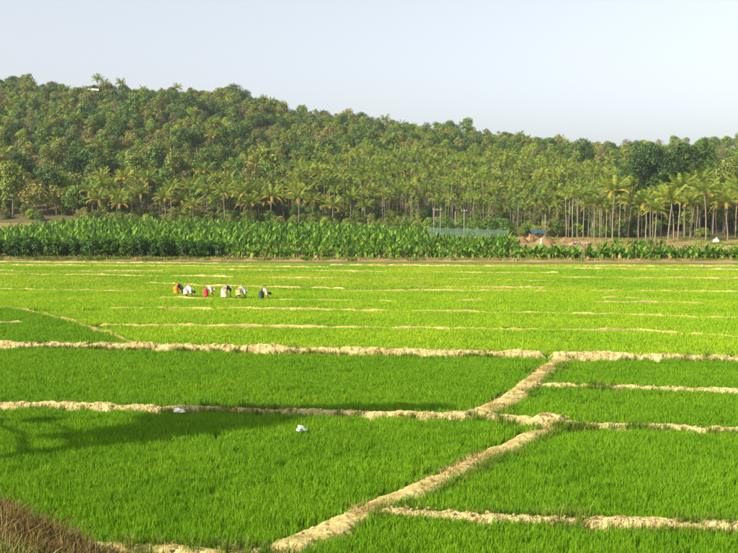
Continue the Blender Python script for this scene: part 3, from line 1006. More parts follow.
def banana(x, y, s, label, group, detail=False, dry=3, wide=1.0):
    t = thing('banana_plant', (x, y, land_z(x, y)), label, 'banana plant', group, rnd.uniform(0, 6.283), s)
    t.scale = (s * wide, s * wide, s)
    new_obj('stem', BSTEM, t)
    if detail:
        for me, mx, mi in banana_layout(12, dry):
            o = new_obj('dry_leaf' if mi else 'leaf', me, t)
            o.matrix_local = mx
    else:
        new_obj('leaf_crown', BCROWN[rnd.randrange(5)], t, rot=(0, 0, rnd.uniform(0, 6.28)))
    return t


# ------------------------------------------------------------------ plantation
# front edge of the plantation, as depth for a photo column
def front(u): return float(np.interp(u, [-100, 0, 230, 738, 840], [152, 151, 147, 141, 140]))


cells = []
row = 0.0
while row < 118:
    x = -75.0
    while x < 75:
        xx = x + rnd.uniform(-0.5, 0.5)
        yy = front(xx / 150.0 * F + 369) + 0.6 + row + rnd.uniform(-0.5, 0.5)
        cells.append((row, xx / yy * F + 369, xx, yy))
        x += 1.0 if row < 5 else 1.3 if row < 9 else 1.5
    row += 1.8 if row < 12 else 2.9
BN = []
for r, u, x, y in cells:
    if u < -25 or u > 770: continue
    bound = 8.5 if u < 228 + 5 * math.sin(r) else 0
    if r < bound: continue                                     # the cassava bushes stand here
    if u > 520 and r > 6.5: continue
    if 236 < u <= 520 and 4.4 < r < 13: continue
    if u > 425 and r > 50: continue
    BN.append((r, u, x, y))
BN.sort(key=lambda c: c[0] - (10 if c[1] < 228 else 0))
def beyond(u):
    return ('below the coconut palms' if u < 345 else 'below the areca grove' if u < 425 else 'below the green net fence' if u < 505 else 'below the blue tarpaulin shelter' if u < 552 else
            'below the slender areca trunks' if u < 640 else 'below the coconut grove')


nind = 0
stuff = []
for r, u, x, y in BN:
    left = u < 228
    s = rnd.uniform(0.7, 1.05) if u > 232 and r < 5 else rnd.uniform(0.9, 1.35)
    if u > 520: s = rnd.uniform(0.7, 1.05)
    if nind < 300 and r < (19 if left else 18):
        frontrow = r < 1 and not left
        if frontrow:
            lab, grp = 'banana plant with brown dead leaves at the rice edge, ' + beyond(u), 'front row of banana plants'
        elif left:
            lab, grp = 'green banana plant behind the row of cassava bushes', 'banana plants behind the cassava'
        elif u > 520:
            lab, grp = 'low banana plant in the hedge, ' + beyond(u), 'banana plants before the clearing'
        else:
            lab, grp = 'green banana plant behind the front banana row, ' + beyond(u), 'banana plants of the second rows'
        banana(x, y, s, lab, grp, frontrow, 4 if rnd.random() < 0.7 else 2, 1.35 if u > 520 else 1.2 if r < 5 else 1.1)
        nind += 1
    else:
        stuff.append((x, y, land_z(x, y), s))
BM = [merged([(BSTEM, Matrix(), 2), (c, Matrix(), 0)], 'banana_far', [M['banana_leaf'], M['banana_dry'], M['banana_stem']]) for c in BCROWN]
for m_, c in zip(BM, BCROWN):
    mi = np.empty(len(c.polygons), dtype=np.int32); c.polygons.foreach_get('material_index', mi)
    m_.polygons.foreach_set('material_index', np.concatenate([np.full(len(BSTEM.polygons), 2, dtype=np.int32), mi]))
stuff = np.array(stuff)
scatter('banana_plantation', stuff[:, :3], rng.uniform(0, 6.28, len(stuff)), stuff[:, 3], rng.integers(0, 5, len(stuff)), BM,
        'massed green banana plantation stretching back to the palms', 'banana plants')
# small banana patch in the clearing
for i in range(26):
    u = rnd.uniform(612, 664); y = rnd.uniform(186, 206)
    banana(at(u, y), y, rnd.uniform(0.75, 0.95), 'banana plant in the small patch beside the brown clearing', 'small banana patch by the clearing')

# cassava bushes
CAS = []
for k in range(3):
    L = [((rnd.uniform(-0.6, 0.6), rnd.uniform(-0.6, 0.6), 0.7 + 1.7 * i / 6), rnd.uniform(0.45, 0.75)) for i in range(7)]
    v, f = leaf_cloud(L, 900, 0.30, up=0.2, jit=1.0)
    bt = MB()
    for i in range(5):
        a = i * 1.3
        bt.tube([(0.08 * math.cos(a), 0.08 * math.sin(a), -0.3), (0.25 * math.cos(a), 0.25 * math.sin(a), 0.9), (0.5 * math.cos(a), 0.5 * math.sin(a), 2.1)], [0.035, 0.03, 0.015], 5)
    CAS.append((mesh_only('foliage', v, f, M['cassava']), bt.mesh('stem', M['pale_bark'], True)))
for row in range(3):
    for i in range(26):
        u0 = -20 + i * 9.6 + rnd.uniform(-2.5, 2.5)
        if row == 0 and 60 < u0 < 68: continue
        y = front(u0) + 0.6 + row * 2.6 + rnd.uniform(-0.4, 0.4)
        x = at(u0, y)
        t = thing('cassava_bush', (x, y, land_z(x, y)), ('dark green cassava bush facing the rice plots', 'dark green cassava bush in the middle of its rows', 'dark green cassava bush against the banana plants')[row],
                  'bush', ('front row of cassava', 'middle row of cassava', 'back row of cassava')[row], rnd.uniform(0, 6.28), rnd.uniform(0.75, 1.05))
        c = CAS[rnd.randrange(3)]
        new_obj('foliage', c[0], t); new_obj('stem', c[1], t)

# ------------------------------------------------------------------ palm groves
# coconut palms standing behind the plantation (trunk column in the photo, depth, height step)
CO = [(98, 287, 0, .4), (120, 284, 0, .5), (143, 290, 1, .3), (166, 282, 1, .25), (182, 292, 0, .4), (193, 280, 0, .45), (208, 290, 2, .1), (225, 279, 2, .15), (240, 291, 1, .2), (252, 283, 0, .2),
      (270, 283, 1, .25), (284, 291, 1, .1), (299, 280, 2, .2), (314, 289, 1, .25), (332, 282, 0, .35), (350, 292, 1, .05)]
for u, y, h, yl in CO:
    coconut(at(u, y), y, h, 'coconut palm with yellowing lower fronds behind the banana plantation' if yl > 0.22 else 'green coconut palm behind the banana plantation',
            'coconut palms behind the plantation', True, yl, s=rnd.uniform(0.72, 0.92))
CR = [(592, 268, 1, .2), (612, 262, 2, .3), (628, 270, 1, .25), (646, 262, 1, .1), (655, 250, 0, .15), (668, 246, 1, .15), (678, 262, 2, .1), (690, 252, 1, .1), (706, 246, 2, .15), (716, 258, 1, .1), (727, 246, 1, .3), (742, 250, 2, .1), (700, 270, 3, .05), (735, 266, 2, .2), (661, 272, 2, .1)]
for u, y, h, yl in CR:
    coconut(at(u, y), y, h, 'coconut palm with orange lower fronds in the grove by the clearing' if yl > 0.22 else 'green coconut palm in the shady grove by the clearing',
            'coconut palms by the clearing', True, yl, s=rnd.uniform(0.92, 1.12))
for i in range(52):
    u = rnd.uniform(84, 372); y = rnd.uniform(286, 318)
    coconut(at(u, y), y, rnd.choice((0, 1, 1, 2)), ('short ' if y < 296 else '') + 'coconut palm half hidden behind the first coconut palms' + (' near the bare brown ground' if u < 150 else ' by the areca grove' if u > 290 else ''), 'second rank of coconut palms', s=rnd.uniform(0.68, 0.9))
for i in range(16):
    u = rnd.uniform(640, 765); y = rnd.uniform(262, 292)
    coconut(at(u, y), y, rnd.choice((1, 2, 2)), 'coconut palm deep in the shady grove under the big dark trees', 'deep coconut palms by the clearing', s=rnd.uniform(0.85, 1.1))
# coconut palms rising out of the woods up the hill
HP = [(60, 365, 1), (22, 330, 0), (75, 400, 2), (70, 470, 2), (57, 430, 2), (150, 330, 1), (210, 350, 2), (125, 350, 1), (172, 380, 2), (235, 340, 1), (258, 345, 2), (100, 590, 2), (106, 585, 1), (122, 592, 2), (180, 590, 1), (265, 590, 2), (130, 545, 1),
      (305, 320, 1), (340, 330, 1), (365, 330, 2), (195, 430, 2), (30, 560, 1), (560, 585, 2), (520, 590, 1), (692, 300, 3), (730, 305, 3), (705, 330, 3), (725, 320, 2), (15, 310, 1), (440, 560, 1), (145, 450, 1), (225, 520, 1), (330, 480, 1), (90, 520, 2)]
for u, y, h in HP:
    x = at(u, y)
    coconut(x, y, h, 'coconut palm on the wooded hilltop' if y > 500 else 'coconut palm among the trees of the lower hillside', 'coconut palms in the woods', s=rnd.uniform(0.68, 0.95))
for i in range(80):
    y = rnd.uniform(330, 596); u = rnd.uniform(-20, 700); x = at(u, y)
    coconut(x, y, rnd.choice((0, 1, 2)), 'small coconut palm crown showing among the trees ' + ('of the hilltop' if y > 500 else 'of the upper slope' if y > 420 else 'of the lower slope'), 'small coconut palms in the woods', s=rnd.uniform(0.55, 0.85))
# areca grove
na = 0
for i in range(2000):
    y = rnd.uniform(276, 400)
    u = rnd.uniform(262, 655)
    # outline of the grove: lower at its ends
    ymax = np.interp(u, [260, 330, 420, 520, 600, 655], [300, 340, 375, 385, 350, 300])
    ymin = np.interp(u, [260, 420, 500, 560, 600, 655], [296, 284, 276, 266, 262, 280])
    if y > ymax or y < ymin or na >= 285: continue
    x = at(u, y)
    lab, grp = (('areca palm with pale trunk at the clearing edge', 'areca palms at the clearing') if u > 548 and y < ymin + 25 else
                ('areca palm with slender trunk along the grove front', 'front areca palms') if y < ymin + 22 else
                ('areca palm crowded in the yellow green grove', 'areca palms of the grove'))
    hk = rnd.randrange(3)
    lab = ('short ', '', 'tall ')[hk] + lab + (' behind the coconut palms' if u < 345 else ' above the banana plants' if u < 425 else ' behind the net fence' if u < 505 else ' behind the tarpaulin shelter' if u < 548 else ' beside the big dark tree')
    areca(x, y, hk, lab, grp, rnd.uniform(0.85, 1.15)); na += 1
for u in (566, 572, 577, 583, 588, 594, 601, 606, 619, 638):
    y = rnd.uniform(256, 264)
    areca(at(u, y), y, rnd.choice((0, 1, 1)), 'areca palm with pale slender trunk at the edge of the clearing', 'areca palms at the clearing', rnd.uniform(0.95, 1.1))

# ------------------------------------------------------------------ hillside woods
cand = []
for i in range(11000):
    y = rnd.uniform(292, 615)
    u = rnd.uniform(-35, 775)
    x = at(u, y)
    if 268 < u < 650 and y < np.interp(u, [262, 330, 420, 520, 600, 655], [302, 345, 380, 390, 352, 305]) : continue
    if abs(u - 96) < 11 and 538 < y < 580: continue                     # in front of the house
    cand.append((x, y, u))
chosen, grid = [], {}
for x, y, u in cand:
    sp = 5.0
    k = (int(x // sp), int(y // sp))
    if any(math.hypot(x - q[0], y - q[1]) < sp for i in (-1, 0, 1) for j in (-1, 0, 1) for q in grid.get((k[0] + i, k[1] + j), [])): continue
    grid.setdefault(k, []).append((x, y)); chosen.append((x, y, u))


def pick_kind(x, y, u):
    q = noise.noise(Vector((x * 0.02, y * 0.02, 40.0)))
    w = [12, 10, 16, 14, 12, 10, 6, 4, 3]
    if q > 0.15: w = [18, 16, 12, 10, 7, 5, 3, 3, 2]
    if q < -0.15: w = [6, 5, 12, 11, 16, 14, 7, 8, 5]
    return rnd.choices(range(9), w)[0]


rnd.shuffle(chosen)
chosen.sort(key=lambda c: 0 if c[1] > 588 else 1 if c[1] < 345 else 2)
ind = 0
bulk = []
for n_, (x, y, u) in enumerate(chosen):
    k = pick_kind(x, y, u)
    big = rnd.random()
    sk = y > 588
    s = rnd.uniform(0.75, 1.1)
    if ind < 292 and (sk and big < 0.6 or y < 345 and big < 0.55 or 345 <= y <= 588):
        s = rnd.uniform(0.82, 1.15) if not sk else rnd.uniform(0.65, 1.15)
        where, grp = (('on the skyline of the hill', 'trees along the skyline') if sk else ('at the foot of the hill', 'trees at the hill foot') if y < 345 else
                      ('on the middle slope of the hill', 'trees on the middle slope') if y < 470 else ('on the upper slope of the hill', 'trees on the upper slope'))
        add_tree(k, x, y, s, where, grp); ind += 1
    else:
        bulk.append((x, y, land_z(x, y) - 0.3, s * 0.82, k * 2 + rnd.randrange(2)))
# low shrubs between the trees
for i in range(2600):
    y = rnd.uniform(288, 600); u = rnd.uniform(-35, 775); x = at(u, y)
    if 268 < u < 640 and y < 345: continue
    bulk.append((x, y, land_z(x, y) - 1.2, rnd.uniform(0.25, 0.5), pick_kind(x, y, u) * 2 + rnd.randrange(2)))
for i in range(1500):
    u = rnd.uniform(262, 660)
    y = rnd.uniform(270, 392)
    if y < np.interp(u, [260, 420, 500, 560, 600, 655], [296, 286, 280, 272, 268, 284]) + 5: continue
    x = at(u, y)
    bulk.append((x, y, land_z(x, y) - 0.6, rnd.uniform(0.25, 0.5), rnd.choice((0, 2, 4, 5, 6, 8, 10, 12))))
for i in range(620):
    u = rnd.uniform(80, 560); y = rnd.uniform(268, 300); x = at(u, y)
    if u < 380 and y < 277 or 420 < u < 470 and rnd.random() < 0.5: continue
    bulk.append((x, y, land_z(x, y) - 0.5, rnd.uniform(0.2, 0.48), rnd.choice((4, 5, 6, 8, 9, 10, 12, 0))))
bulk = np.array(bulk)
TM = []
for key, words, h, var in TREES:
    for cm, tm in var: TM.append(merged([(cm, Matrix(), 0), (tm, Matrix(), 1)], 'wood_tree', [cm.materials[0], tm.materials[0]]))
scatter('hillside_wood', bulk[:, :3], rng.uniform(0, 6.28, len(bulk)), bulk[:, 3], bulk[:, 4].astype(int), TM,
        'crowded green and brown woodland covering the hillside', 'woodland')
AM = [merged([(AT[k % 3][1], Matrix(), 1), (ACROWN[k], Matrix.Translation(((0.15, 0.3, -0.2)[k % 3], 0, AT[k % 3][0])), 0)], 'grove_palm', [M['areca_leaf'], M['palm_bark']]) for k in range(4)]
more = []
for i in range(4000):
    u = rnd.uniform(255, 660); y = rnd.uniform(282, 425)
    if y > np.interp(u, [255, 330, 420, 520, 600, 660], [305, 365, 410, 415, 375, 310]) or y < np.interp(u, [260, 420, 500, 560, 600, 655], [296, 284, 276, 266, 262, 280]) + 8 or len(more) > 620: continue
    x = at(u, y)
    more.append((x, y, land_z(x, y), rnd.uniform(0.7, 1.05), rnd.randrange(4)))
for i in range(5000):
    u = rnd.uniform(255, 655); y = rnd.uniform(278, 400)
    if y > np.interp(u, [255, 330, 420, 520, 600, 660], [305, 350, 390, 395, 360, 310]) or y < np.interp(u, [260, 420, 500, 560, 600, 655], [296, 284, 276, 266, 262, 280]) + 14 or len(more) > 1500: continue
    x = at(u, y)
    more.append((x, y, land_z(x, y), rnd.uniform(0.35, 0.75), rnd.randrange(4)))
more = np.array(more)
scatter('areca_grove', more[:, :3], rng.uniform(0, 6.28, len(more)), more[:, 3], more[:, 4].astype(int), AM, 'feathery yellow green areca crowns massed up the lower slope', 'areca palms')
print('bananas', nind, len(stuff), 'areca', na, 'trees', ind, len(bulk))

# ------------------------------------------------------------------ big trees beside the coconut grove
def big_tree(x, y, h, rx, base, nl, r0, r1, nlv, ls, mt, bark, label, z=None, cloud=None):
    L = make_lobes(h - r1 * 0.7, rx, base + r0 * 0.5, nl, r0, r1)
    v, f = leaf_cloud(L, nlv, ls, **(cloud or {}))
    t = thing('broadleaf_tree', (x, y, (land_z(x, y) if z is None else z) - 0.2), label, 'tree')
    new_obj('crown', mesh_only('crown', v, f, M[mt]), t)
    new_obj('trunk', trunk_mesh('trunk', h * 0.8, 0.014 * h + 0.1, L, M[bark], min(nl, 9)), t)
    return t


big_tree(at(652, 300), 300, 26, 8.6, 3, 46, 2.2, 4.0, 14000, 0.62, 't_deep', 'bark', 'huge dark green spreading tree behind the coconut grove')
big_tree(at(680, 306), 306, 26, 6.5, 4, 38, 2.2, 3.6, 10000, 0.62, 't_deep', 'bark', 'tall dark green tree touching the huge spreading tree')
big_tree(at(703, 308), 308, 27, 4.6, 4, 34, 1.6, 2.8, 7500, 0.55, 't_mid', 'bark', 'tall mid green tree rising over the coconut grove')
big_tree(at(726, 300), 300, 22, 5.2, 4, 22, 1.8, 3.0, 5000, 0.55, 't_olive', 'bark', 'broad olive green tree at the end of the coconut grove')
big_tree(at(745, 306), 306, 27, 4.8, 5, 22, 1.8, 3.0, 5000, 0.55, 't_mid', 'bark', 'tall green tree beside the broad olive green tree')
big_tree(at(622, 305), 305, 17, 4.2, 4, 18, 1.5, 2.6, 3600, 0.55, 't_mid', 'bark', 'rounded green tree between areca palms and the huge dark tree')
# the trees on the embankment whose shade falls over the plot
hx, hy = -math.sin(R(SUN_AZ)), -math.cos(R(SUN_AZ))
L = []
for sx, sy, hh, rr in ((-4.6, 28.5, 9.6, 0.95), (-3.2, 28.7, 10.2, 1.0), (-1.8, 29.0, 9.4, 0.95), (-0.4, 29.2, 10.0, 0.85), (0.9, 29.4, 9.5, 0.7), (2.0, 29.6, 9.9, 0.5), (-3.0, 27.9, 9.2, 0.8),
                       (-4.2, 27.0, 9.9, 1.0), (-5.4, 26.4, 9.3, 1.0), (-6.4, 26.0, 9.7, 0.7), (-7.4, 25.6, 9.2, 0.45), (-2.9, 27.3, 9.6, 0.85), (-8.6, 27.6, 9.6, 0.42), (-10.0, 27.4, 9.2, 0.4), (-3.9, 28.0, 10.1, 0.9), (-2.4, 28.2, 9.8, 0.85), (-5.4, 28.0, 9.5, 0.7)):
    k = hh / math.tan(R(SUN_EL))
    L.append(((sx - hx * k + 15.0, sy - hy * k - 19.0, hh - 3.0), (rr, rr, rr * 0.6)))
v, f = leaf_cloud(L, 22000, 0.18, shell=(0.3, 1.1))
t = thing('broadleaf_tree', (-15.0, 19.0, 3.0), 'wide spreading tree on the embankment shading the plot with white bags', 'tree')
new_obj('crown', mesh_only('crown', v, f, M['t_mid']), t)
new_obj('trunk', trunk_mesh('trunk', 7.0, 0.20, L, M['bark'], 14), t)

# ------------------------------------------------------------------ clearing
vs, fs = [], []
us = list(range(505, 781, 5)); ds = [152 + 4.5 * i for i in range(26)]
for d in ds:
    for u in us:
        x = at(u, d)
        e = 0.05 if 515 < u and d < 262 else -0.4
        vs.append((x, d, low_z(x, d) + e + 0.25 * noise.noise(Vector((x * 0.15, d * 0.15, 3)))))
n = len(us)
for j in range(len(ds) - 1):
    for i in range(n - 1): fs.append((j * n + i, j * n + i + 1, (j + 1) * n + i + 1, (j + 1) * n + i))
tag(mesh_obj('clearing', vs, fs, M['soil'], smooth=True), 'brown earth clearing before the palms', kind='structure')
pts = []
for _ in range(2200):
    d = rnd.uniform(152, 262); u = rnd.uniform(515, 775)
    if noise.noise(Vector((u * 0.03, d * 0.03, 2))) < -0.05: continue
    x = at(u, d); pts.append((x, d, low_z(x, d)))
SCRUB = [grass_tuft('scrub_tuft', M['weed'], 40, 0.2, 0.6, 0.07, 0.5, 0.5), grass_tuft('scrub_tuft', M['straw'], 40, 0.2, 0.5, 0.06, 0.5, 0.6)]
scatter('scrub_grass', pts, rng.uniform(0, 6.28, len(pts)), rng.uniform(0.6, 1.3, len(pts)), rng.integers(0, 2, len(pts)), SCRUB, 'patchy green and straw scrub in the clearing', 'scrub')
# dry litter at the foot of the plantation
pts = []
for _ in range(1500):
    u = rnd.uniform(-20, 760); d = front(u) + rnd.uniform(-2.0, 1.2); x = at(u, d)
    pts.append((x, d, 0.1))
scatter('dry_litter', pts, rng.uniform(0, 6.28, len(pts)), rng.uniform(0.5, 1.0, len(pts)), rng.integers(0, 2, len(pts)), SCRUB, 'straw and weeds along the pale strip before the banana plants', 'dry grass')


def heap(u, d, w, h, label, mat='red_soil', sd=0.0):
    vs, fs = [], []
    nr, na_ = 9, 26
    x0 = at(u, d); z0 = low_z(x0, d)
    for i in range(nr + 1):
        t = i / nr
        for k in range(na_):
            a = 6.2832 * k / na_
            r = w / 2 * t * (1 + 0.25 * noise.noise(Vector((math.cos(a) * 1.5, math.sin(a) * 1.5, sd))))
            z = h * (1 - t ** 1.6) + 0.7 * h * noise.fractal(Vector((math.cos(a) * t * 2.6, math.sin(a) * t * 2.6, sd + 4)), 1.0, 2.0, 3) * (1 - t)
            vs.append((math.cos(a) * r, math.sin(a) * r * 0.7, z - (0.3 if i == nr else 0)))
    for i in range(nr):
        for k in range(na_): fs.append((i * na_ + k, (i + 1) * na_ + k, (i + 1) * na_ + (k + 1) % na_, i * na_ + (k + 1) % na_))
    o = mesh_obj('earth_heap', vs, fs, M[mat], smooth=True)
    o.location = (x0, d, z0)
    return tag(o, label, 'earth heap', 'earth heaps by the shelter')


heap(521, 226, 4.2, 1.3, 'rounded reddish earth heap left alone by the banana plants', sd=1)
heap(531, 233, 3.4, 1.5, 'steep reddish earth heap touching the blue tarpaulin shelter', sd=2)
heap(545, 222, 5.2, 1.3, 'wide orange brown earth heap before the blue tarpaulin shelter', sd=3)
heap(566, 236, 5.0, 1.0, 'low brown earth heap near the areca trunks', sd=4)

# shelter under a blue tarpaulin
M['tarp'] = plain_mat('tarp', (0.03, 0.07, 0.085), 0.9, 0.3)
M['pole_wood'] = plain_mat('pole_wood', (0.30, 0.22, 0.14), 0.9, 0.25)
M['thatch'] = plain_mat('thatch', (0.34, 0.23, 0.11), 0.95, 0.3)
M['concrete'] = plain_mat('concrete', (0.26, 0.245, 0.21), 0.9, 0.1)
d = 240; x = at(537, d)
sh = thing('tarpaulin_shelter', (x, d, low_z(x, d)), 'small open shelter roofed with a faded blue tarpaulin', 'shelter', rz=0.2, s=0.8)
for sx in (-2, 2):
    for sy in (-1.4, 1.4):
        b = MB(); b.tube([(sx, sy, -0.3), (sx, sy, 2.4)], 0.06, 6); new_obj('post', b.mesh('post', M['pole_wood'], True), sh)
b = MB(); b.tube([(-2.3, 0, 3.4), (2.3, 0, 3.4)], 0.05, 6); new_obj('ridge_pole', b.mesh('ridge_pole', M['pole_wood']), sh)
b = MB()
vs, fs = [], []
for side in (0, 0.04):
    for i in range(11):
        for k in range(9):
            t = -1 + 2 * k / 8
            vs.append((-2.4 + 4.8 * i / 10, t * 1.9, 3.46 - 1.15 * abs(t) - 0.12 * math.sin(i * 1.1) * abs(t) - side))
for i in range(10):
    for k in range(8):
        a = i * 9 + k
        fs.append((a, a + 9, a + 10, a + 1)); fs.append((a + 99, a + 100, a + 109, a + 108))
b.add(vs, fs); new_obj('tarpaulin', b.mesh('tarpaulin', M['tarp'], True), sh)
b = MB(); b.box((0, 1.35, 1.0), (3.8, 0.12, 2.0)); new_obj('back_wall', b.mesh('back_wall', M['thatch']), sh)

# rubble blocks
d = 216; x = at(579, d)
t = thing('rubble_heap', (x, d, low_z(x, d)), 'scattered pinkish rubble blocks in the middle of the clearing', 'rubble')
M['block'] = plain_mat('block', (0.30, 0.21, 0.14), 0.95, 0.2)
b = MB(); b.add([(-.3, -.2, -.2), (.3, -.24, -.2), (.28, .2, -.2), (-.3, .22, -.2), (-.24, -.2, .18), (.26, -.16, .2), (.24, .18, .16), (-.28, .16, .2)],
                [(3, 2, 1, 0), (4, 5, 6, 7), (0, 1, 5, 4), (1, 2, 6, 5), (2, 3, 7, 6), (3, 0, 4, 7)])
blk = b.mesh('block', M['block'])
for i in range(22):
    new_obj('block', blk, t, (rnd.gauss(0, 1.6), rnd.gauss(0, 0.8), rnd.uniform(0.1, 0.55)), (rnd.uniform(-.5, .5), rnd.uniform(-.5, .5), rnd.uniform(0, 3)), rnd.uniform(0.6, 1.2))
# white marker post and other poles
def pole(name, u, d, h, r, label, mat, cat, cross=None):
    x = at(u, d)
    t = thing(name, (x, d, low_z(x, d)), label, cat)
    b = MB(); b.tube([(0, 0, -0.4), (0, 0, h * 0.5), (0, 0, h)], [r * 1.2, r, r * 0.75], 8); new_obj('shaft', b.mesh('shaft', M[mat], True), t)
    if cross:
        b = MB(); b.box((0, -r - 0.04, h - 0.5), (cross, 0.08, 0.1)); new_obj('crossarm', b.mesh('crossarm', M[mat]), t)
        for k in (-1, 0, 1):
            b = MB(); b.tube([(k * cross * 0.42, -r - 0.04, h - 0.45), (k * cross * 0.42, -r - 0.04, h - 0.32), (k * cross * 0.42, -r - 0.04, h - 0.25)], [0.03, 0.06, 0.03], 6)
            new_obj('insulator', b.mesh('insulator', M['cloth_white'], True), t)
    return t


pole('marker_post', 541, 205, 1.7, 0.14, 'short white post standing in the brown clearing', 'cloth_white', 'post')
d = 236; x = at(437, d)
t = thing('double_pole', (x, d, low_z(x, d)), 'pale double pole joined by crossbars behind the net fence', 'utility pole')
for sx in (-0.75, 0.75):
    b = MB(); b.tube([(sx, 0, -0.4), (sx, 0, 4), (sx, 0, 7.4)], [0.09, 0.08, 0.065], 8); new_obj('shaft', b.mesh('shaft', M['concrete'], True), t)
for zz in (6.8, 5.0):
    b = MB(); b.box((0, -0.16, zz), (2.0, 0.07, 0.09)); new_obj('crossbar', b.mesh('crossbar', M['concrete']), t)
for sx in (-0.95, 0, 0.95):
    b = MB(); b.tube([(sx, -0.16, 6.84), (sx, -0.16, 6.95), (sx, -0.16, 7.03)], [0.04, 0.06, 0.03], 6); new_obj('insulator', b.mesh('insulator', M['cloth_white'], True), t)
pole('utility_pole', 464, 238, 7.2, 0.09, 'pale utility pole behind the middle of the net fence', 'concrete', 'utility pole', 1.4)
pole('utility_pole', 455, 246, 6.5, 0.10, 'plain short pole between the double pole and utility pole', 'concrete', 'utility pole')
pole('utility_pole', 545, 246, 6.4, 0.08, 'slim bare pole rising behind the blue tarpaulin shelter', 'concrete', 'utility pole')
# green net fence
m, nt, bs = mat_base('net')
bs.inputs['Base Color'].default_value = (0.07, 0.15, 0.09, 1)
bs.inputs['Roughness'].default_value = 0.8
tr = nt.nodes.new('ShaderNodeBsdfTransparent'); mx = nt.nodes.new('ShaderNodeMixShader'); mx.inputs['Fac'].default_value = 0.5
nt.links.new(tr.outputs[0], mx.inputs[1]); nt.links.new(bs.outputs[0], mx.inputs[2]); nt.links.new(mx.outputs[0], nt.nodes['Material Output'].inputs['Surface'])
M['net'] = m
P0 = Vector((at(428, 232), 232, 0)); P1 = Vector((at(508, 226), 226, 0))
t = thing('net_fence', (P0.x, P0.y, low_z(P0.x, P0.y)), 'bluish green netting fence on thin posts behind the banana plants', 'fence')
nn = 9
vs, fs = [], []
for i in range(41):
    p = P0.lerp(P1, i / 40) - P0
    zz = low_z(P0.x + p.x, P0.y + p.y) - low_z(P0.x, P0.y)
    sag = 0.18 * abs(math.sin(math.pi * i / 40 * (nn - 1)))
    vs += [(p.x, p.y, zz + 0.1), (p.x, p.y, zz + 2.9 - sag)]
    if i: fs.append((2 * i - 2, 2 * i, 2 * i + 1, 2 * i - 1))
new_obj('netting', mesh_only('netting', vs, fs, M['net']), t)
b = MB(); b.tube([(0, 0, -0.4), (0, 0, 3.1)], 0.04, 6); pm = b.mesh('post', M['pole_wood'], True)
for i in range(nn):
    p = P0.lerp(P1, i / (nn - 1)) - P0
    new_obj('post', pm, t, (p.x, p.y + 0.06, low_z(P0.x + p.x, P0.y + p.y) - low_z(P0.x, P0.y)))
# bushes round the net
for i, u in enumerate((432, 447, 461, 474, 488, 497, 507)):
    d = 243 + (i % 3) * 3
    x = at(u, d)
    t = thing('green_shrub', (x, d, low_z(x, d)), 'bluish green shrub growing behind the net fence', 'shrub', 'shrubs behind the net fence', i * 1.1, rnd.uniform(0.5, 0.68))
    k = TREES[2][3][i % 2]; new_obj('crown', k[0], t); new_obj('trunk', k[1], t)

# white bundle under the palms
def crumple(name, sx, sy, sz, amp, mat, sd, sub=3):
    bm = bmesh.new()
    bmesh.ops.create_icosphere(bm, subdivisions=sub, radius=1.0)
    for v in bm.verts:
        q = v.co.copy()
        r = 1 + amp * noise.fractal(q * 1.7 + Vector((sd, 0, 0)), 1.0, 2.0, 4) + amp * 0.6 * (noise.cell(q * 2.5 + Vector((0, sd, 0))) - 0.5)
        v.co = Vector((q.x * sx * r, q.y * sy * r, max(-0.35, q.z * r) * sz))
    me = bpy.data.meshes.new(name); bm.to_mesh(me); bm.free()
    me.materials.append(mat)
    return me


d = 232; x = at(716, d)
t = thing('cloth_bundle', (x, d, low_z(x, d)), 'white cloth bundle lying under the coconut palms', 'bundle')
new_obj('body', crumple('body', 0.75, 0.5, 0.75, 0.25, M['cloth_white'], 5), t, (0, 0, 0.26))
new_obj('knot', crumple('knot', 0.2, 0.2, 0.3, 0.3, M['cloth_white'], 7, 2), t, (0.1, 0, 1.0))

# white plastic bags in the rice
M['plastic'] = plain_mat('plastic', (0.74, 0.73, 0.70), 0.4, 0.10, 9.0)
p = px(301, 440, 0.0)
t = thing('plastic_bag', (p.x, p.y, 0.24), 'crumpled white plastic bag caught on the rice tops in sunlight', 'plastic bag', rz=0.5, s=0.78)
new_obj('body', crumple('body', 0.16, 0.11, 0.14, 0.4, M['plastic'], 1.7), t, (0.0, 0, 0.05))
new_obj('handle', crumple('handle', 0.08, 0.05, 0.05, 0.6, M['plastic'], 3.1, 2), t, (0.15, -0.02, 0.02))
new_obj('handle', crumple('handle', 0.05, 0.04, 0.03, 0.6, M['plastic'], 4.4, 2), t, (0.05, 0.06, 0.12))
p = px(179, 420.5, 0.0)
t = thing('plastic_bag', (p.x, p.y, 0.24), 'flat white plastic bag lying against the pale earth bank', 'plastic bag', rz=-0.2, s=0.85)
new_obj('body', crumple('body', 0.19, 0.12, 0.09, 0.35, M['plastic'], 8.7), t, (0, 0, 0.03))
new_obj('handle', crumple('handle', 0.08, 0.05, 0.04, 0.6, M['plastic'], 9.9, 2), t, (0.17, -0.03, 0.02))

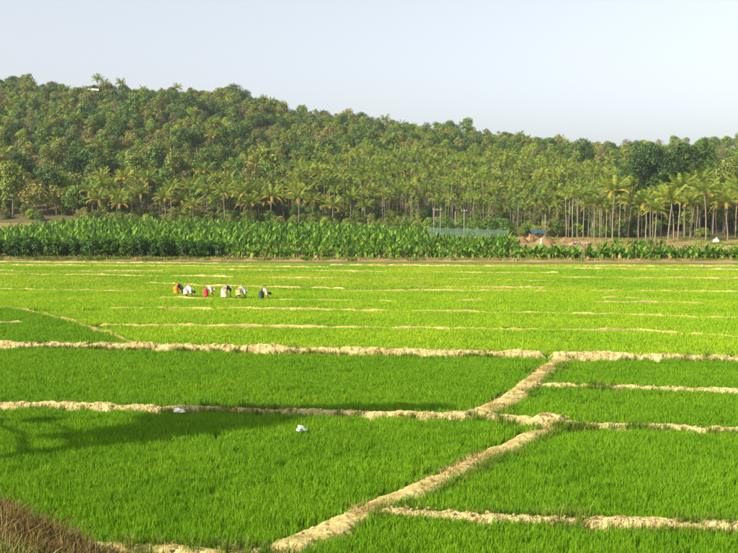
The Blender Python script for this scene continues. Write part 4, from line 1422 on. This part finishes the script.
# ------------------------------------------------------------------ house on the hill
d = 566; x = at(95, d)
z0 = hill_z(x, d)
hs = thing('hill_house', (x, d, z0 + 4.4), 'small pale house with a light sloping roof on the wooded hilltop', 'house', rz=0.35, s=0.75)
M['wall'] = plain_mat('wall', (0.40, 0.32, 0.22), 0.9, 0.06)
M['roof'] = plain_mat('roof', (0.72, 0.68, 0.64), 0.6, 0.06)
M['dark_pane'] = plain_mat('dark_pane', (0.03, 0.035, 0.04), 0.2)
b = MB(); b.box((0, 0, -2.0), (7, 5, 10.4)); new_obj('wall', b.mesh('wall', M['wall']), hs)
b = MB()
b.add([(-4, -3.2, 3.0), (4, -3.2, 3.0), (4, 0, 4.6), (-4, 0, 4.6), (-4, 3.2, 3.0), (4, 3.2, 3.0), (-4, -3.2, 3.14), (4, -3.2, 3.14), (4, 0, 4.76), (-4, 0, 4.76), (-4, 3.2, 3.14), (4, 3.2, 3.14)],
      [(1, 0, 3, 2), (2, 3, 4, 5), (6, 7, 8, 9), (9, 8, 11, 10), (0, 1, 7, 6), (5, 4, 10, 11), (1, 2, 8, 7), (2, 5, 11, 8), (3, 0, 6, 9), (4, 3, 9, 10)])
new_obj('roof', b.mesh('roof', M['roof']), hs)
for xx in (-2.3, 2.3):
    b = MB(); b.box((xx, -2.53, 1.6), (1.2, 0.06, 1.2)); w = new_obj('window', b.mesh('window', M['dark_pane']), hs)
    b = MB(); b.box((xx, -2.56, 0.95), (1.4, 0.14, 0.1)); new_obj('sill', b.mesh('sill', M['roof']), w)
b = MB(); b.box((0, -2.53, 1.1), (1.0, 0.06, 2.1)); new_obj('door', b.mesh('door', M['pole_wood']), hs)

# ------------------------------------------------------------------ field workers
SKIN = plain_mat('skin', (0.20, 0.11, 0.07), 0.6, 0.05)
HAIR = plain_mat('hair', (0.015, 0.012, 0.010), 0.5, 0.1)
dg = None


def skin_body(pose):
    V, E, Rd = [], [], []
    def add(p, r, parent=None):
        V.append(Vector(p)); Rd.append(r)
        if parent is not None: E.append((parent, len(V) - 1))
        return len(V) - 1
    fw, dz = pose['reach'], pose['low']
    pel = add((0, 0, 0.84), 0.135)
    sp = add((0.16, 0, 0.90 - dz * 0.2), 0.125, pel)
    ch = add((0.36, 0, 0.88 - dz * 0.6), 0.135, sp)
    nk = add((0.50, 0, 0.82 - dz), 0.055, ch)
    h1 = add((0.58, 0, 0.78 - dz), 0.085, nk)
    h2 = add((0.67, 0, 0.74 - dz), 0.095, h1)
    h3 = add((0.73, 0, 0.70 - dz), 0.06, h2)
    add((0.66, 0, 0.635 - dz), 0.016, h2)                        # nose
    for s in (-1, 1):
        hp = add((0.02, s * 0.09, 0.80), 0.095, pel)
        kn = add((0.07, s * 0.11, 0.46), 0.06, hp)
        an = add((-0.02 + 0.05 * s * pose['stride'], s * 0.12, 0.09), 0.038, kn)
        add((0.13 + 0.05 * s * pose['stride'], s * 0.13, 0.03), 0.032, an)
        shd = add((0.40, s * 0.16, 0.84 - dz * 0.7), 0.062, ch)
        el = add((0.44 + fw * 0.3, s * 0.20, 0.58 - dz * 0.7), 0.042, shd)
        wr = add((0.52 + fw, s * 0.11, 0.36 - dz * 0.6), 0.028, el)
        pm = add((0.55 + fw, s * 0.09, 0.29 - dz * 0.6), 0.032, wr)
        for k, (dy, ln) in enumerate(((-0.033, 0.06), (-0.011, 0.075), (0.011, 0.07), (0.033, 0.055))):
            f1 = add((0.575 + fw, s * 0.09 + dy, 0.24 - dz * 0.6), 0.009, pm)
            add((0.565 + fw, s * 0.09 + dy, 0.24 - dz * 0.6 - ln), 0.008, f1)
        th = add((0.53 + fw, s * 0.045, 0.275 - dz * 0.6), 0.010, pm)
        add((0.55 + fw, s * 0.04, 0.225 - dz * 0.6), 0.009, th)
    me = bpy.data.meshes.new('body')
    me.from_pydata([tuple(v) for v in V], E, [])
    o = bpy.data.objects.new('body_skeleton', me)
    COL.objects.link(o)
    md = o.modifiers.new('skin', 'SKIN')
    if not me.skin_vertices: raise RuntimeError('no skin layer')
    for i, r in enumerate(Rd):
        me.skin_vertices[0].data[i].radius = (r, r)
    me.skin_vertices[0].data[0].use_root = True
    sb = o.modifiers.new('smooth', 'SUBSURF'); sb.levels = 1; sb.render_levels = 1
    deps = bpy.context.evaluated_depsgraph_get()
    out = bpy.data.meshes.new_from_object(o.evaluated_get(deps))
    bpy.data.objects.remove(o); bpy.data.meshes.remove(me)
    out.name = 'body'
    out.materials.clear(); out.materials.append(SKIN)
    out.polygons.foreach_set('use_smooth', [True] * len(out.polygons))
    return out


def loft(rings, material, name, nseg=16, wr=0.0):
    """rings: centre, axis u, axis v (half sizes along them)"""
    vs, fs = [], []
    for i, (c, u, v) in enumerate(rings):
        for k in range(nseg):
            a = 6.2832 * k / nseg
            q = 1 + wr * math.sin(a * 7 + i * 0.4) * i / len(rings)
            vs.append(Vector(c) + Vector(u) * math.cos(a) * q + Vector(v) * math.sin(a) * q)
    for i in range(len(rings) - 1):
        for k in range(nseg):
            k2 = (k + 1) % nseg
            fs.append((i * nseg + k, i * nseg + k2, (i + 1) * nseg + k2, (i + 1) * nseg + k))
    return mesh_only(name, vs, fs, material, smooth=True)


def worker(u, v, rz, pose, skirt, shirt, head, label, hem=0.26, s=1.0):
    p = px(u, v, 0.0)
    t = thing('person', (p.x, p.y, 0.0), label, 'person', None, rz, s * 0.94)
    new_obj('body', skin_body(pose), t)
    dz = pose['low']
    X, Y, Z = Vector((1, 0, 0)), Vector((0, 1, 0)), Vector((0, 0, 1))
    sk = loft([((0.13, 0, 0.90), (0.03, 0, 0.15), Y * 0.17), ((0.04, 0, 0.88), (0.09, 0, 0.17), Y * 0.19), ((-0.02, 0, 0.80), (0.17, 0, 0.08), Y * 0.215), ((0.0, 0, 0.66), X * 0.20, Y * 0.225),
               ((0.03, 0, 0.48), X * 0.19, Y * 0.235), ((0.03, 0, hem + 0.1), X * 0.20, Y * 0.25), ((0.02, 0, hem), X * 0.205, Y * 0.26)], skirt, 'skirt', 20, 0.07)
    new_obj('skirt', sk, t)
    w = Vector((0.04, 0, 0.16))
    sh = loft([((0.06, 0, 0.885), w, Y * 0.165), ((0.18, 0, 0.895 - dz * .2), w, Y * 0.16), ((0.30, 0, 0.88 - dz * .5), w * 1.0, Y * 0.175), ((0.40, 0, 0.85 - dz * .7), w * 0.95, Y * 0.18), ((0.46, 0, 0.83 - dz * .85), w * 0.6, Y * 0.11), ((0.49, 0, 0.82 - dz), w * 0.42, Y * 0.07)], shirt, 'shirt', 18)
    so = new_obj('shirt', sh, t)
    for sd in (-1, 1):
        b = MB()
        b.tube([(0.39, sd * 0.13, 0.85 - dz * .7), (0.405, sd * 0.175, 0.80 - dz * .7), (0.42 + pose['reach'] * .15, sd * 0.19, 0.70 - dz * .7), (0.435 + pose['reach'] * .25, sd * 0.2, 0.60 - dz * .7)], [0.075, 0.082, 0.07, 0.066], 10, cap=False)
        new_obj('sleeve', b.mesh('sleeve', shirt, True), so)
    bm = bmesh.new()
    bmesh.ops.create_uvsphere(bm, u_segments=14, v_segments=9, radius=0.115)
    ax = Vector((0.75, 0, -0.45)).normalized()
    bmesh.ops.delete(bm, geom=[q for q in bm.verts if q.co.dot(Vector((0.15, 0, -1))) > 0.055], context='VERTS')
    for q in bm.verts: q.co.x *= 1.12
    me = bpy.data.meshes.new('head_covering'); bm.to_mesh(me); bm.free(); me.materials.append(head)
    me.polygons.foreach_set('use_smooth', [True] * len(me.polygons))
    hc = new_obj('head_cloth' if head is not HAIR else 'hair', me, t, (0.655, 0, 0.755 - dz))
    hc.rotation_euler = (0, 0.5, 0)
    eye = MB(); eye.tube([(0, 0, 0.012), (0, 0, 0.006), (0, 0, -0.006), (0, 0, -0.012)], [0.002, 0.012, 0.012, 0.002], 6)
    em = eye.mesh('eye', HAIR)
    for sd in (-1, 1): new_obj('eye', em, t, (0.69, sd * 0.035, 0.65 - dz))
    return t


def cloth(nm, c): return plain_mat(nm, c, 0.9, 0.15, 5.0)


CW = M['cloth_white']
orange, red, beige, dgreen = cloth('orange', (0.80, 0.20, 0.02)), cloth('red', (0.72, 0.05, 0.06)), cloth('beige', (0.72, 0.52, 0.34)), cloth('dgreen', (0.03, 0.06, 0.05))
pink, grey, dark, tan, salmon = cloth('pink', (0.78, 0.46, 0.42)), cloth('grey', (0.52, 0.55, 0.60)), cloth('dark', (0.04, 0.04, 0.05)), cloth('tan', (0.62, 0.40, 0.16)), cloth('salmon', (0.78, 0.36, 0.30))
worker(176, 296.5, R(25), dict(reach=0.05, low=0.10, stride=0.3), orange, dark, CW, 'person in an orange skirt and dark top stooping over the rice')
worker(186, 299.0, R(-12), dict(reach=0.08, low=0.20, stride=-0.4), pink, CW, HAIR, 'person in a white shirt and pink skirt bent deep over the rice', hem=0.4)
worker(205.5, 299.5, R(8), dict(reach=0.06, low=0.06, stride=0.5), red, grey, salmon, 'person in a red skirt and grey shirt stooping in the rice')
worker(224, 300.5, R(52), dict(reach=0.02, low=-0.05, stride=0.2), beige, dark, CW, 'person in a beige skirt and dark top with white head cloth', s=1.06)
worker(238.5, 300.5, R(30), dict(reach=0.04, low=0.12, stride=0.4), tan, CW, CW, 'person in a white shirt and tan cloth bending to plant', hem=0.45)
worker(261, 301.5, R(2), dict(reach=0.05, low=0.16, stride=-0.3), dgreen, pink, HAIR, 'person in a black green skirt and pink shirt stooping apart')

# ------------------------------------------------------------------ air
m = bpy.data.materials.new('haze'); m.use_nodes = True
nt = m.node_tree
nt.nodes.remove(nt.nodes['Principled BSDF'])
pv = nt.nodes.new('ShaderNodeVolumePrincipled')
pv.inputs['Color'].default_value = (0.80, 0.88, 0.97, 1)
pv.inputs['Density'].default_value = 0.00009
pv.inputs['Anisotropy'].default_value = 0.0
nt.links.new(pv.outputs['Volume'], nt.nodes['Material Output'].inputs['Volume'])
vs = [(x, y, z) for x in (-810, 810) for y in (-210, 970) for z in (-60, 130)]
hz = mesh_obj('haze', vs, [(0, 1, 3, 2), (4, 6, 7, 5), (0, 4, 5, 1), (2, 3, 7, 6), (0, 2, 6, 4), (1, 5, 7, 3)], m)
tag(hz, 'thin pale haze in the air', 'haze', kind='stuff')
